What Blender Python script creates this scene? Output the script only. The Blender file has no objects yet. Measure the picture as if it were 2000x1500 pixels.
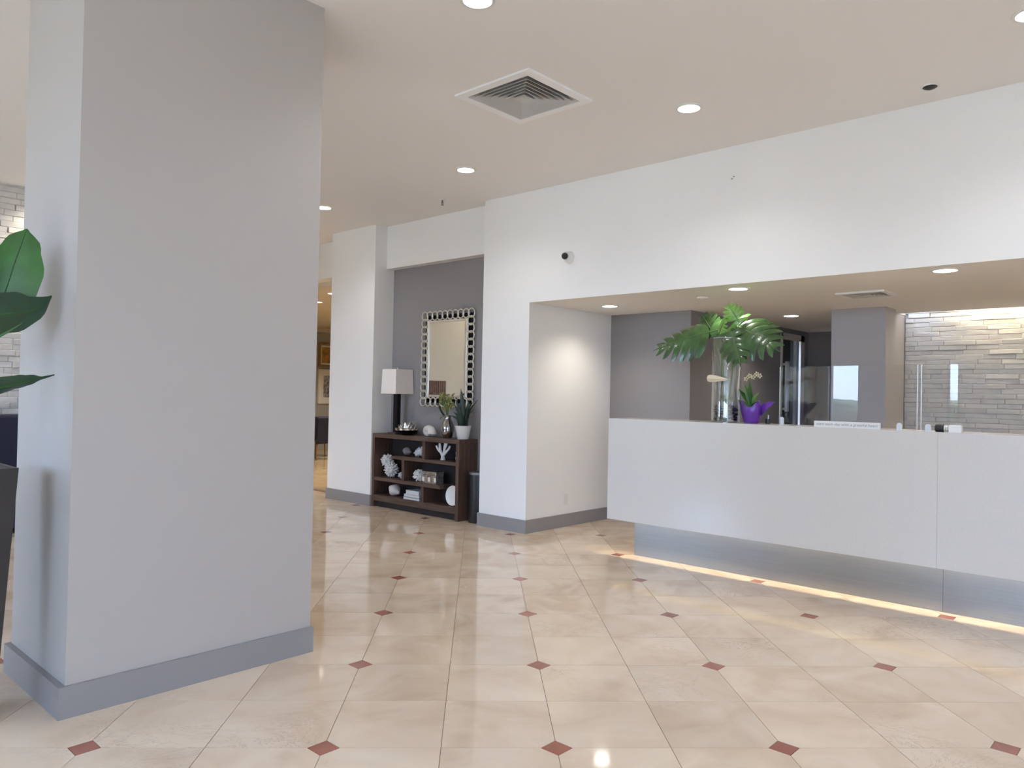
import bpy, bmesh, math, random
from mathutils import Vector, Matrix, Euler
random.seed(7)
PI = math.pi
S = bpy.context.scene
COL = S.collection

# ------------------------------------------------------------------ camera
F_PX, YAW, PITCH, ROLL, CAM_H = 1474.53, 0.740173, 0.014778, 0.0199415, 1.392
cd = bpy.data.cameras.new('camera'); cam = bpy.data.objects.new('camera', cd); COL.objects.link(cam)
cd.sensor_width = 36.0; cd.lens = F_PX / 2000 * 36; cd.clip_start = 0.05; cd.clip_end = 200
fw = Vector((math.cos(YAW) * math.cos(PITCH), math.sin(YAW) * math.cos(PITCH), math.sin(PITCH)))
r0 = Vector((math.sin(YAW), -math.cos(YAW), 0)); u0 = r0.cross(fw)
rt = r0 * math.cos(ROLL) + u0 * math.sin(ROLL); up = -r0 * math.sin(ROLL) + u0 * math.cos(ROLL)
M = Matrix((rt, up, -fw)).transposed().to_4x4(); M.translation = Vector((0, 0, CAM_H))
cam.matrix_world = M
S.camera = cam

# ------------------------------------------------------------------ world, exposure
S.view_settings.view_transform = 'Standard'; S.view_settings.look = 'None'
S.view_settings.gamma = 1.0; S.view_settings.use_curve_mapping = False
S.view_settings.exposure = 0.92
W = bpy.data.worlds.new('daylight_sky'); S.world = W; W.use_nodes = True
nt = W.node_tree; bgn = nt.nodes['Background']
tc = nt.nodes.new('ShaderNodeTexCoord'); sx = nt.nodes.new('ShaderNodeSeparateXYZ'); rp = nt.nodes.new('ShaderNodeValToRGB')
mp = nt.nodes.new('ShaderNodeMapRange'); mp.inputs[1].default_value = -1; mp.inputs[2].default_value = 1
nt.links.new(tc.outputs['Generated'], sx.inputs[0]); nt.links.new(sx.outputs[2], mp.inputs[0])
nt.links.new(mp.outputs[0], rp.inputs[0]); nt.links.new(rp.outputs[0], bgn.inputs[0])
rp.color_ramp.elements[0].position = 0.46; rp.color_ramp.elements[0].color = (0.55, 0.54, 0.52, 1)
rp.color_ramp.elements[1].position = 0.54; rp.color_ramp.elements[1].color = (0.62, 0.86, 1.32, 1)
bgn.inputs[1].default_value = 8.4

sl = bpy.data.lights.new('sun', 'SUN'); sl.energy = 14.0; sl.angle = math.radians(0.6); sl.color = (1.0, 0.99, 0.98)
so = bpy.data.objects.new('sun', sl); COL.objects.link(so); so.location = (-12, 2, 12)
so.rotation_euler = Vector((0.36, 0.12, -1)).to_track_quat('-Z', 'Y').to_euler()
LAMP_MAIN, LAMP_RECEPTION, LAMP_FAR = 22.0, 23.0, 130.0
try:
    cy = S.cycles
    cy.max_bounces = 10; cy.diffuse_bounces = 6; cy.glossy_bounces = 6; cy.transmission_bounces = 8; cy.transparent_max_bounces = 16
    cy.use_denoising = True; cy.caustics_reflective = False; cy.caustics_refractive = False
    cy.sample_clamp_indirect = 8.0; cy.use_light_tree = True
except Exception:
    pass

# ------------------------------------------------------------------ materials
def new_mat(name):
    m = bpy.data.materials.new(name); m.use_nodes = True
    return m, m.node_tree, m.node_tree.nodes['Principled BSDF']

def mat(name, col, rough=0.6, metal=0.0, spec=0.5, var=0.0, scale=8.0, bump=0.0, bscale=200.0, stretch=None, emit=None, estr=1.0, obj_var=0.0, coat=0.0):
    m, t, b = new_mat(name)
    b.inputs['Roughness'].default_value = rough; b.inputs['Metallic'].default_value = metal
    b.inputs['Specular IOR Level'].default_value = spec
    b.inputs['Base Color'].default_value = (*col, 1)
    if coat: b.inputs['Coat Weight'].default_value = coat; b.inputs['Coat Roughness'].default_value = 0.05
    gp = None
    if var or bump:
        gp = t.nodes.new('ShaderNodeTexCoord').outputs['Object']
        if stretch:
            mpn = t.nodes.new('ShaderNodeMapping'); mpn.inputs['Scale'].default_value = stretch
            t.links.new(gp, mpn.inputs[0]); gp = mpn.outputs[0]
    colout = None
    if var:
        n = t.nodes.new('ShaderNodeTexNoise'); n.inputs['Scale'].default_value = scale; n.inputs['Detail'].default_value = 5
        t.links.new(gp, n.inputs['Vector'])
        r = t.nodes.new('ShaderNodeValToRGB')
        r.color_ramp.elements[0].position = 0.3; r.color_ramp.elements[1].position = 0.7
        r.color_ramp.elements[0].color = (*[c * (1 - var) for c in col], 1)
        r.color_ramp.elements[1].color = (*[min(1, c * (1 + var)) for c in col], 1)
        t.links.new(n.outputs['Fac'], r.inputs[0]); colout = r.outputs[0]
    if obj_var:
        oi = t.nodes.new('ShaderNodeObjectInfo'); h = t.nodes.new('ShaderNodeHueSaturation')
        mr = t.nodes.new('ShaderNodeMapRange'); mr.inputs[3].default_value = 1 - obj_var; mr.inputs[4].default_value = 1 + obj_var
        t.links.new(oi.outputs['Random'], mr.inputs[0]); t.links.new(mr.outputs[0], h.inputs['Value'])
        if colout: t.links.new(colout, h.inputs['Color'])
        else: h.inputs['Color'].default_value = (*col, 1)
        colout = h.outputs[0]
    if colout: t.links.new(colout, b.inputs['Base Color'])
    if bump:
        n2 = t.nodes.new('ShaderNodeTexNoise'); n2.inputs['Scale'].default_value = bscale; n2.inputs['Detail'].default_value = 3
        t.links.new(gp, n2.inputs['Vector'])
        bn = t.nodes.new('ShaderNodeBump'); bn.inputs['Strength'].default_value = bump; bn.inputs['Distance'].default_value = 0.002
        t.links.new(n2.outputs['Fac'], bn.inputs['Height']); t.links.new(bn.outputs[0], b.inputs['Normal'])
    if emit:
        b.inputs['Emission Color'].default_value = (*emit, 1); b.inputs['Emission Strength'].default_value = estr
    return m

def marble(name, base, dark, light, rough=0.07):
    m, t, b = new_mat(name)
    b.inputs['Roughness'].default_value = rough; b.inputs['Specular IOR Level'].default_value = 0.5
    oi = t.nodes.new('ShaderNodeObjectInfo'); geo = t.nodes.new('ShaderNodeNewGeometry')
    mul = t.nodes.new('ShaderNodeMath'); mul.operation = 'MULTIPLY'; mul.inputs[1].default_value = 37.0
    t.links.new(oi.outputs['Random'], mul.inputs[0])
    cx = t.nodes.new('ShaderNodeCombineXYZ'); t.links.new(mul.outputs[0], cx.inputs[2])
    add = t.nodes.new('ShaderNodeVectorMath'); add.operation = 'ADD'
    t.links.new(geo.outputs['Position'], add.inputs[0]); t.links.new(cx.outputs[0], add.inputs[1])
    n = t.nodes.new('ShaderNodeTexNoise'); n.inputs['Scale'].default_value = 2.2; n.inputs['Detail'].default_value = 8; n.inputs['Distortion'].default_value = 1.2
    t.links.new(add.outputs[0], n.inputs['Vector'])
    r = t.nodes.new('ShaderNodeValToRGB'); e = r.color_ramp.elements
    e[0].position = 0.32; e[0].color = (*dark, 1); e[1].position = 0.68; e[1].color = (*light, 1)
    x = e.new(0.5); x.color = (*base, 1)
    t.links.new(n.outputs['Fac'], r.inputs[0])
    v = t.nodes.new('ShaderNodeTexNoise'); v.inputs['Scale'].default_value = 3.4; v.inputs['Detail'].default_value = 9; v.inputs['Roughness'].default_value = 0.7; v.inputs['Distortion'].default_value = 2.5
    t.links.new(add.outputs[0], v.inputs['Vector'])
    r2 = t.nodes.new('ShaderNodeValToRGB'); e2 = r2.color_ramp.elements
    e2[0].position = 0.485; e2[0].color = (0, 0, 0, 1); e2[1].position = 0.515; e2[1].color = (0, 0, 0, 1)
    y = e2.new(0.5); y.color = (0.55, 0.55, 0.55, 1)
    t.links.new(v.outputs['Fac'], r2.inputs[0])
    mask = t.nodes.new('ShaderNodeTexNoise'); mask.inputs['Scale'].default_value = 1.3
    t.links.new(add.outputs[0], mask.inputs['Vector'])
    mm = t.nodes.new('ShaderNodeMapRange'); mm.inputs[1].default_value = 0.52; mm.inputs[2].default_value = 0.68
    t.links.new(mask.outputs['Fac'], mm.inputs[0])
    mlt = t.nodes.new('ShaderNodeMath'); mlt.operation = 'MULTIPLY'
    t.links.new(r2.outputs[0], mlt.inputs[0]); t.links.new(mm.outputs[0], mlt.inputs[1])
    mx = t.nodes.new('ShaderNodeMix'); mx.data_type = 'RGBA'
    t.links.new(mlt.outputs[0], mx.inputs[0]); t.links.new(r.outputs[0], mx.inputs[6])
    mx.inputs[7].default_value = (*[c * 0.5 for c in dark], 1)
    h = t.nodes.new('ShaderNodeHueSaturation'); mr = t.nodes.new('ShaderNodeMapRange'); mr.inputs[3].default_value = 0.93; mr.inputs[4].default_value = 1.05
    t.links.new(oi.outputs['Random'], mr.inputs[0]); t.links.new(mr.outputs[0], h.inputs['Value']); t.links.new(mx.outputs[2], h.inputs['Color'])
    t.links.new(h.outputs[0], b.inputs['Base Color'])
    return m

def thin_glass(name, tint=(0.97, 0.985, 0.98), refl=1.0):
    m, t, b = new_mat(name); t.nodes.remove(b)
    out = t.nodes['Material Output']
    tr = t.nodes.new('ShaderNodeBsdfTransparent'); tr.inputs[0].default_value = (*tint, 1)
    gl = t.nodes.new('ShaderNodeBsdfGlossy'); gl.inputs['Roughness'].default_value = 0.01
    lw = t.nodes.new('ShaderNodeLayerWeight'); lw.inputs['Blend'].default_value = 0.5
    pw = t.nodes.new('ShaderNodeMath'); pw.operation = 'POWER'; pw.inputs[1].default_value = 5.0; t.links.new(lw.outputs['Facing'], pw.inputs[0])
    ml = t.nodes.new('ShaderNodeMath'); ml.operation = 'MULTIPLY_ADD'; ml.inputs[1].default_value = 0.9 * refl; ml.inputs[2].default_value = 0.045 * refl
    t.links.new(pw.outputs[0], ml.inputs[0])
    mx = t.nodes.new('ShaderNodeMixShader')
    t.links.new(ml.outputs[0], mx.inputs[0]); t.links.new(tr.outputs[0], mx.inputs[1]); t.links.new(gl.outputs[0], mx.inputs[2])
    t.links.new(mx.outputs[0], out.inputs[0])
    return m

def wood(name, c1, c2, axis=1, rough=0.45):
    m, t, b = new_mat(name); b.inputs['Roughness'].default_value = rough
    g = t.nodes.new('ShaderNodeTexCoord'); mpn = t.nodes.new('ShaderNodeMapping')
    sc = [30, 30, 30]; sc[axis] = 2.0; mpn.inputs['Scale'].default_value = sc
    t.links.new(g.outputs['Object'], mpn.inputs[0])
    n = t.nodes.new('ShaderNodeTexNoise'); n.inputs['Scale'].default_value = 1.5; n.inputs['Detail'].default_value = 6; n.inputs['Distortion'].default_value = 0.6
    t.links.new(mpn.outputs[0], n.inputs['Vector'])
    r = t.nodes.new('ShaderNodeValToRGB'); r.color_ramp.elements[0].position = 0.3; r.color_ramp.elements[1].position = 0.72
    r.color_ramp.elements[0].color = (*c1, 1); r.color_ramp.elements[1].color = (*c2, 1)
    t.links.new(n.outputs['Fac'], r.inputs[0]); t.links.new(r.outputs[0], b.inputs['Base Color'])
    return m

MT = {}
MT['white'] = mat('white_wall_paint', (0.83, 0.83, 0.825), 0.55, spec=0.3, bump=0.08, bscale=350)
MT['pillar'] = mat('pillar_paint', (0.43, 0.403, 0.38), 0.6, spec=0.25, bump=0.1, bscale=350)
MT['ceiling'] = mat('ceiling_paint', (0.84, 0.81, 0.785), 0.8, spec=0.2, bump=0.06, bscale=300)
MT['soffit'] = mat('soffit_paint', (0.86, 0.83, 0.79), 0.75, spec=0.2, bump=0.06, bscale=300)
MT['grey'] = mat('grey_wall_paint', (0.27, 0.255, 0.26), 0.6, spec=0.3, bump=0.08, bscale=350)
MT['greycol'] = mat('grey_wall_paint_daylit', (0.42, 0.405, 0.42), 0.6, spec=0.3, bump=0.08, bscale=350)  # grey wall paint lightened, standing in for daylight on the column
MT['base'] = mat('grey_baseboard_paint', (0.27, 0.26, 0.265), 0.4, spec=0.4)
MT['cream'] = mat('cream_wall_paint', (0.70, 0.63, 0.50), 0.6, spec=0.3)
MT['dining'] = mat('dining_wall_paint', (0.40, 0.385, 0.35), 0.6, spec=0.3)
MT['grout'] = mat('dark_grout', (0.16, 0.12, 0.09), 0.7)
MT['tile'] = marble('cream_marble', (0.69, 0.56, 0.43), (0.61, 0.475, 0.35), (0.74, 0.625, 0.49))
MT['inset'] = marble('red_marble', (0.33, 0.12, 0.085), (0.26, 0.09, 0.06), (0.40, 0.16, 0.115), 0.12)
MT['farfloor'] = mat('warm_floor', (0.50, 0.36, 0.21), 0.15, var=0.12, scale=2)
MT['quartz'] = mat('white_quartz', (0.595, 0.570, 0.535), 0.16, spec=0.45, var=0.02, scale=60)
MT['steel'] = mat('brushed_steel', (0.27, 0.275, 0.285), 0.42, metal=0.9, var=0.06, scale=3, stretch=(6, 0.6, 60))
MT['led'] = mat('led_strip', (1, 0.9, 0.7), 0.5, emit=(1.0, 0.86, 0.64), estr=32)
MT['cove_led'] = mat('cove_led', (1, 0.9, 0.7), 0.5, emit=(1.0, 0.86, 0.58), estr=22)
MT['lamp'] = mat('lamp_lens', (1, 1, 1), 0.5, emit=(1.0, 0.97, 0.92), estr=7)
MT['trimw'] = mat('white_plastic', (0.75, 0.74, 0.72), 0.4)
MT['vent'] = mat('vent_white_metal', (0.88, 0.88, 0.88), 0.45)
MT['louver'] = mat('louver_metal_shaded', (0.58, 0.57, 0.56), 0.5)  # vent metal darkened, the shade between the louvers put into its colour
MT['ventdark'] = mat('vent_cavity', (0.03, 0.03, 0.035), 0.8)
MT['stone'] = mat('white_ledger_stone', (0.62, 0.605, 0.59), 0.7, var=0.06, scale=14, bump=1.0, bscale=38, obj_var=0.05)
MT['black'] = mat('black_plastic', (0.012, 0.012, 0.014), 0.35)
MT['blackmat'] = mat('black_matte', (0.008, 0.006, 0.008), 0.6, spec=0.2)
MT['wood'] = wood('dark_walnut', (0.055, 0.030, 0.022), (0.13, 0.078, 0.058), 1)
MT['woodv'] = wood('dark_walnut_upright', (0.055, 0.030, 0.022), (0.13, 0.078, 0.058), 2)
MT['woodback'] = mat('dark_back_panel', (0.022, 0.014, 0.013), 0.6)
MT['chrome'] = mat('silver_metal', (0.72, 0.69, 0.64), 0.22, metal=1.0)
MT['champagne'] = mat('champagne_silver', (0.66, 0.62, 0.55), 0.38, metal=0.55)
MT['mirror'] = mat('mirror_glass', (0.88, 0.88, 0.86), 0.02, metal=1.0)
MT['coral'] = mat('white_coral', (0.74, 0.74, 0.74), 0.75, var=0.05, scale=30)
MT['shell'] = mat('white_shell', (0.72, 0.67, 0.62), 0.35, var=0.06, scale=12)
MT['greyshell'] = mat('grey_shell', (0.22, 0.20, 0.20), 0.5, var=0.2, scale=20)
MT['plate'] = mat('white_ceramic', (0.74, 0.74, 0.72), 0.2, coat=0.3)
MT['shade'] = mat('linen_shade', (0.86, 0.82, 0.78), 0.85, var=0.04, scale=60)
MT['paper'] = mat('paper', (0.62, 0.62, 0.60), 0.8)
MT['bookw'] = mat('white_book_cover', (0.60, 0.63, 0.68), 0.4)
MT['bookb'] = mat('blue_book_cover', (0.16, 0.19, 0.26), 0.5)
MT['bookg'] = mat('grey_book_cover', (0.30, 0.33, 0.38), 0.5)
MT['pearl'] = mat('silver_shell_inlay', (0.55, 0.50, 0.47), 0.2, metal=0.7, var=0.45, scale=40)
MT['leaf'] = mat('bright_leaf', (0.020, 0.105, 0.013), 0.30, var=0.35, scale=6, coat=0.15)
MT['leafdark'] = mat('dark_leaf', (0.020, 0.062, 0.030), 0.32, var=0.35, scale=6, coat=0.15)
MT['leafblack'] = mat('blackish_leaf', (0.010, 0.028, 0.014), 0.4, var=0.3, scale=8)
MT['vase'] = thin_glass('vase_glass', (0.93, 0.955, 0.965), 3.0)
MT['rib'] = mat('leaf_rib', (0.02, 0.085, 0.015), 0.45)
MT['monstera'] = mat('monstera_leaf', (0.040, 0.095, 0.028), 0.26, var=0.35, scale=9, coat=0.25)
MT['monsteraL'] = mat('young_monstera_leaf', (0.17, 0.36, 0.07), 0.3, var=0.2, scale=9, coat=0.2)
MT['stem'] = mat('plant_stem', (0.10, 0.19, 0.05), 0.5)
MT['yflower'] = mat('yellow_green_petals', (0.22, 0.22, 0.06), 0.6, var=0.3, scale=40)
MT['cream_petal'] = mat('cream_petals', (0.72, 0.70, 0.50), 0.6)
MT['purple'] = mat('purple_foil', (0.10, 0.022, 0.27), 0.30, spec=0.6, var=0.25, scale=25, bump=0.4, bscale=40)
MT['planter'] = mat('dark_planter', (0.030, 0.026, 0.026), 0.5, var=0.15, scale=4)
MT['soil'] = mat('dark_soil', (0.03, 0.022, 0.016), 0.9)
MT['navy'] = mat('navy_fabric', (0.017, 0.018, 0.040), 0.75, var=0.1, scale=40)
MT['chairwood'] = mat('tan_wood_leg', (0.24, 0.14, 0.07), 0.5)
MT['glass'] = thin_glass('clear_glass')
MT['acrylic'] = thin_glass('clear_acrylic', (0.985, 0.99, 0.99), 1.0)
MT['edge'] = mat('acrylic_edge', (0.55, 0.60, 0.66), 0.2, spec=0.5)
MT['clearplastic'] = mat('frosted_clear_plastic', (0.55, 0.60, 0.64), 0.15, spec=0.5)
MT['doorglass'] = mat('dark_green_glass', (0.055, 0.062, 0.055), 0.04, spec=0.5)
MT['doorframe'] = mat('beige_door_frame', (0.66, 0.62, 0.57), 0.45)
MT['pebble'] = mat('black_pebble', (0.012, 0.012, 0.016), 0.3)
MT['fin'] = mat('cream_shell', (0.66, 0.58, 0.42), 0.5)
MT['ink'] = mat('grey_ink', (0.30, 0.31, 0.33), 0.6)
MT['sign'] = mat('white_sign_board', (0.72, 0.72, 0.70), 0.45)
MT['goldframe'] = mat('gold_frame', (0.42, 0.27, 0.10), 0.4, metal=0.4)
MT['art1'] = mat('amber_picture', (0.45, 0.24, 0.06), 0.6, var=0.6, scale=7)
MT['art2'] = mat('grey_print_picture', (0.34, 0.33, 0.34), 0.6, var=0.8, scale=16)
MT['mount'] = mat('picture_mount', (0.85, 0.83, 0.78), 0.7)
MT['rattan'] = mat('brown_woven_rattan', (0.17, 0.075, 0.036), 0.6, var=0.5, scale=30, stretch=(1, 1, 4))
MT['winframe'] = mat('window_frame_metal', (0.08, 0.08, 0.085), 0.4)
MT['pave'] = mat('pale_pavement', (0.42, 0.40, 0.37), 0.9, var=0.1, scale=2)
MT['threshold'] = mat('brown_threshold', (0.13, 0.085, 0.05), 0.4)
MT['candle'] = mat('candle_wax', (0.8, 0.75, 0.62), 0.5)

# ------------------------------------------------------------------ mesh helpers
def bm_new(): return bmesh.new()

def box(bm, x0, x1, y0, y1, z0, z1, bev=0.0):
    mx = Matrix.Translation(((x0 + x1) / 2, (y0 + y1) / 2, (z0 + z1) / 2)) @ Matrix.Diagonal((abs(x1 - x0), abs(y1 - y0), abs(z1 - z0), 1))
    r = bmesh.ops.create_cube(bm, size=1, matrix=mx)
    if bev > 0:
        es = list({e for v in r['verts'] for e in v.link_edges})
        bmesh.ops.bevel(bm, geom=es, offset=bev, segments=2, affect='EDGES', profile=0.5)
    return bm

def lathe(bm, prof, n=24, cx=0, cy=0, cz=0, cap0=True, cap1=True, mtx=None, wob=None):
    rings = []
    for k, (r, z) in enumerate(prof):
        ring = []
        for i in range(n):
            a = 2 * PI * i / n
            rr = r * (1 + (wob(a, k) if wob else 0))
            v = Vector((cx + rr * math.cos(a), cy + rr * math.sin(a), cz + z))
            if mtx: v = mtx @ v
            ring.append(bm.verts.new(v))
        rings.append(ring)
    for a, b in zip(rings, rings[1:]):
        for i in range(n): bm.faces.new((a[i], a[(i + 1) % n], b[(i + 1) % n], b[i]))
    if cap0: bm.faces.new(list(reversed(rings[0])))
    if cap1: bm.faces.new(rings[-1])
    return bm

def tube(bm, pts, rad, n=8, cap=True):
    pts = [Vector(p) for p in pts]; rad = rad if isinstance(rad, (list, tuple)) else [rad] * len(pts)
    rings = []; prev = None
    for k, p in enumerate(pts):
        t = (pts[min(k + 1, len(pts) - 1)] - pts[max(k - 1, 0)]).normalized()
        if prev is None:
            a = Vector((0, 0, 1)) if abs(t.z) < 0.9 else Vector((1, 0, 0)); s = t.cross(a).normalized()
        else:
            s = (prev - t * prev.dot(t)).normalized()
        prev = s; w = t.cross(s)
        rings.append([bm.verts.new(p + (s * math.cos(2 * PI * i / n) + w * math.sin(2 * PI * i / n)) * rad[k]) for i in range(n)])
    for a, b in zip(rings, rings[1:]):
        for i in range(n): bm.faces.new((a[i], a[(i + 1) % n], b[(i + 1) % n], b[i]))
    if cap:
        bm.faces.new(list(reversed(rings[0]))); bm.faces.new(rings[-1])
    return bm

def ball(bm, c, r, sub=2, sc=(1, 1, 1)):
    mx = Matrix.Translation(c) @ Matrix.Diagonal((sc[0], sc[1], sc[2], 1))
    bmesh.ops.create_icosphere(bm, subdivisions=sub, radius=r, matrix=mx); return bm

def torus(bm, c, R, r, axis='x', n=22, m=6, sq=1.0):
    rings = []
    for i in range(n):
        a = 2 * PI * i / n
        ring = []
        for j in range(m):
            b = 2 * PI * j / m
            d = R + r * math.cos(b); h = r * math.sin(b) * sq
            if axis == 'x': v = (c[0] + h, c[1] + d * math.cos(a), c[2] + d * math.sin(a))
            else: v = (c[0] + d * math.cos(a), c[1] + d * math.sin(a), c[2] + h)
            ring.append(bm.verts.new(v))
        rings.append(ring)
    for i in range(n):
        a, b = rings[i], rings[(i + 1) % n]
        for j in range(m): bm.faces.new((a[j], b[j], b[(j + 1) % m], a[(j + 1) % m]))
    return bm

def finish(bm, name):
    bmesh.ops.recalc_face_normals(bm, faces=bm.faces)
    me = bpy.data.meshes.new(name); bm.to_mesh(me); bm.free(); return me

def obj(name, bm, m, parent=None, smooth=False, loc=None):
    me = finish(bm, name) if isinstance(bm, bmesh.types.BMesh) else bm
    if m and not me.materials: me.materials.append(m)
    if smooth:
        for p in me.polygons: p.use_smooth = True
        try: me.set_sharp_from_angle(angle=math.radians(40))
        except Exception: pass
    o = bpy.data.objects.new(name, me); COL.objects.link(o)
    if parent: o.parent = parent
    if loc is not None: o.location = loc
    return o

def tag(o, label, cat, group=None):
    o['label'] = label; o['category'] = cat
    if group: o['group'] = group
    return o

def thing(name, label, cat, loc=(0, 0, 0), rotz=0, group=None):
    o = bpy.data.objects.new(name, None); COL.objects.link(o); o.location = loc; o.rotation_euler = (0, 0, rotz)
    o.empty_display_size = 0.05
    return tag(o, label, cat, group)

def struct(name, bm, m, parent=None, smooth=False):
    o = obj(name, bm, m, parent, smooth)
    if parent is None: o['kind'] = 'structure'
    return o

def boxes(*bs):
    bm = bm_new()
    for b in bs: box(bm, *b)
    return bm

def dup(root, loc, label=None, group=None):
    r = root.copy(); COL.objects.link(r); r.location = loc
    if label: r['label'] = label
    if group: r['group'] = group
    for ch in list(root.children):
        c = ch.copy(); COL.objects.link(c); c.parent = r
        for g in list(ch.children):
            d = g.copy(); COL.objects.link(d); d.parent = c
    return r

# ================================================================== SETTING
H = 3.465          # main ceiling
SOF = 2.335        # reception ceiling
XW = 5.735         # reception front wall plane

# floor: a slab, marble tiles and red insets laid at 45 degrees to the walls
flo = struct('floor', boxes((-4.2, 10.8, -6.2, 16.2, -0.12, -0.0025)), MT['grout'])
TA = 0.782350; OX, OY, ST = 1.7156, 2.52564, 0.9144
tv = Vector((math.cos(TA), math.sin(TA), 0)); tu = Vector((math.sin(TA), -math.cos(TA), 0))
T = ST / 2; DD = 0.064; G = 0.0013
def tile_mesh():
    # local u,v square with corner (0,0) clipped by the inset
    h = T
    pts = [(DD, G), (h - G, G), (h - G, h - G), (G, h - G), (G, DD)]
    bm = bm_new()
    top = [bm.verts.new((p[0], p[1], 0)) for p in pts]
    bot = [bm.verts.new((p[0], p[1], -0.012)) for p in pts]
    bm.faces.new(top)
    for i in range(5): bm.faces.new((bot[i], bot[(i + 1) % 5], top[(i + 1) % 5], top[i]))
    return finish(bm, 'floor_tile')
def inset_mesh():
    d = DD - 0.002
    pts = [(d, 0), (0, d), (-d, 0), (0, -d)]
    bm = bm_new()
    top = [bm.verts.new((p[0], p[1], 0)) for p in pts]; bot = [bm.verts.new((p[0], p[1], -0.012)) for p in pts]
    bm.faces.new(top)
    for i in range(4): bm.faces.new((bot[i], bot[(i + 1) % 4], top[(i + 1) % 4], top[i]))
    return finish(bm, 'floor_inset')
TM, IM = tile_mesh(), inset_mesh(); TM.materials.append(MT['tile']); IM.materials.append(MT['inset'])
base_ang = math.atan2(tv.y, tv.x)
def in_room(p):
    x, y = p.x, p.y
    return (-4.3 < x < 6.1 and -6.2 < y < 9.3) or (5.6 < x < 10.6 and -6.2 < y < 5.2) or (4.5 < x < 6.05 and 9 < y < 11.2)
def in_view(p):
    d = p - Vector((0, 0, CAM_H)); z = d.dot(fw)
    if z < 0.5: return False
    px = 1000 + F_PX * d.dot(rt) / z; py = 750 - F_PX * d.dot(up) / z
    if not (-220 < px < 2220 and py < 1720): return False
    if 1.25 < p.x < 2.1 and 3.7 < p.y < 4.1: return False
    return True
tiles_in, tiles_out, ins_in, ins_out = [], [], [], []
for i in range(-16, 17):
    for j in range(-14, 17):
        node = Vector((OX, OY, 0)) + tu * (i * ST) + tv * (j * ST)
        if in_room(node):
            (ins_in if in_view(node) else ins_out).append(node)
        for k in range(4):
            a = base_ang + k * PI / 2
            e1 = Vector((math.cos(a), math.sin(a), 0)); e2 = Vector((-math.sin(a), math.cos(a), 0))
            c = node + (e1 + e2) * T / 2
            if not in_room(c): continue
            behind_pillar = 1.6 * c.x < 0 
            vis = in_view(c) and not (c.x > 6.4 and c.y < 3.6)
            (tiles_in if vis else tiles_out).append((c.length, node, a))
tiles_in.sort(key=lambda t: t[0])
tiles_out += tiles_in[295:]; tiles_in = tiles_in[:295]
for _, node, a in tiles_in:
    o = bpy.data.objects.new('floor_tile', TM); COL.objects.link(o); o.parent = flo
    o.location = node; o.rotation_euler = (0, 0, a)
for node in ins_in:
    o = bpy.data.objects.new('floor_inset', IM); COL.objects.link(o); o.parent = flo
    o.location = node; o.rotation_euler = (0, 0, base_ang)
bm = bm_new()
for _, node, a in tiles_out:
    mx = Matrix.Translation(node) @ Matrix.Rotation(a, 4, 'Z'); b0 = bmesh.new(); b0.from_mesh(TM); b0.transform(mx)
    tmp = bpy.data.meshes.new('t'); b0.to_mesh(tmp); b0.free(); bm.from_mesh(tmp); bpy.data.meshes.remove(tmp)
ft = obj('floor_tile_field', bm, MT['tile'], flo); ft['kind'] = 'stuff'
bm = bm_new()
for node in ins_out:
    mx = Matrix.Translation(node) @ Matrix.Rotation(base_ang, 4, 'Z'); b0 = bmesh.new(); b0.from_mesh(IM); b0.transform(mx)
    tmp = bpy.data.meshes.new('t'); b0.to_mesh(tmp); b0.free(); bm.from_mesh(tmp); bpy.data.meshes.remove(tmp)
fi = obj('floor_inset_field', bm, MT['inset'], flo); fi['kind'] = 'stuff'
obj('dining_floor', boxes((6.1, 10.8, 7.7, 16.2, -0.0025, 0.0)), MT['farfloor'], flo)
obj('threshold_strip', boxes((5.98, 6.10, 8.45, 11.0, -0.002, 0.004)), MT['threshold'], flo)

def holed(x0, x1, y0, y1, z0, z1, cx, cy, h):
    return ((x0, cx - h, y0, y1, z0, z1), (cx + h, x1, y0, y1, z0, z1), (cx - h, cx + h, y0, cy - h, z0, z1), (cx - h, cx + h, cy + h, y1, z0, z1), (cx - h, cx + h, cy - h, cy + h, z1 - 0.02, z1))
VENT, VENT2 = (3.885, 3.49, 0.34), (6.90, 2.15, 0.20)
struct('ceiling', boxes(*holed(-4.2, 6.2, -6.2, 11.2, H, H + 0.15, VENT[0], VENT[1], VENT[2] * 0.83)), MT['ceiling'])
struct('ceiling_reception', boxes(*holed(XW + 0.001, 8.6, -6.0, 5.019, SOF - 0.003, SOF + 0.12, VENT2[0], VENT2[1], VENT2[2] * 0.83), (8.6, 10.8, 2.36, 4.0, SOF, SOF + 0.12), (8.55, 8.6, -6.0, 2.36, SOF + 0.12, 2.70), (8.6, 9.0, -6.0, 2.36, 2.62, 2.70)), MT['soffit'])
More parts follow.
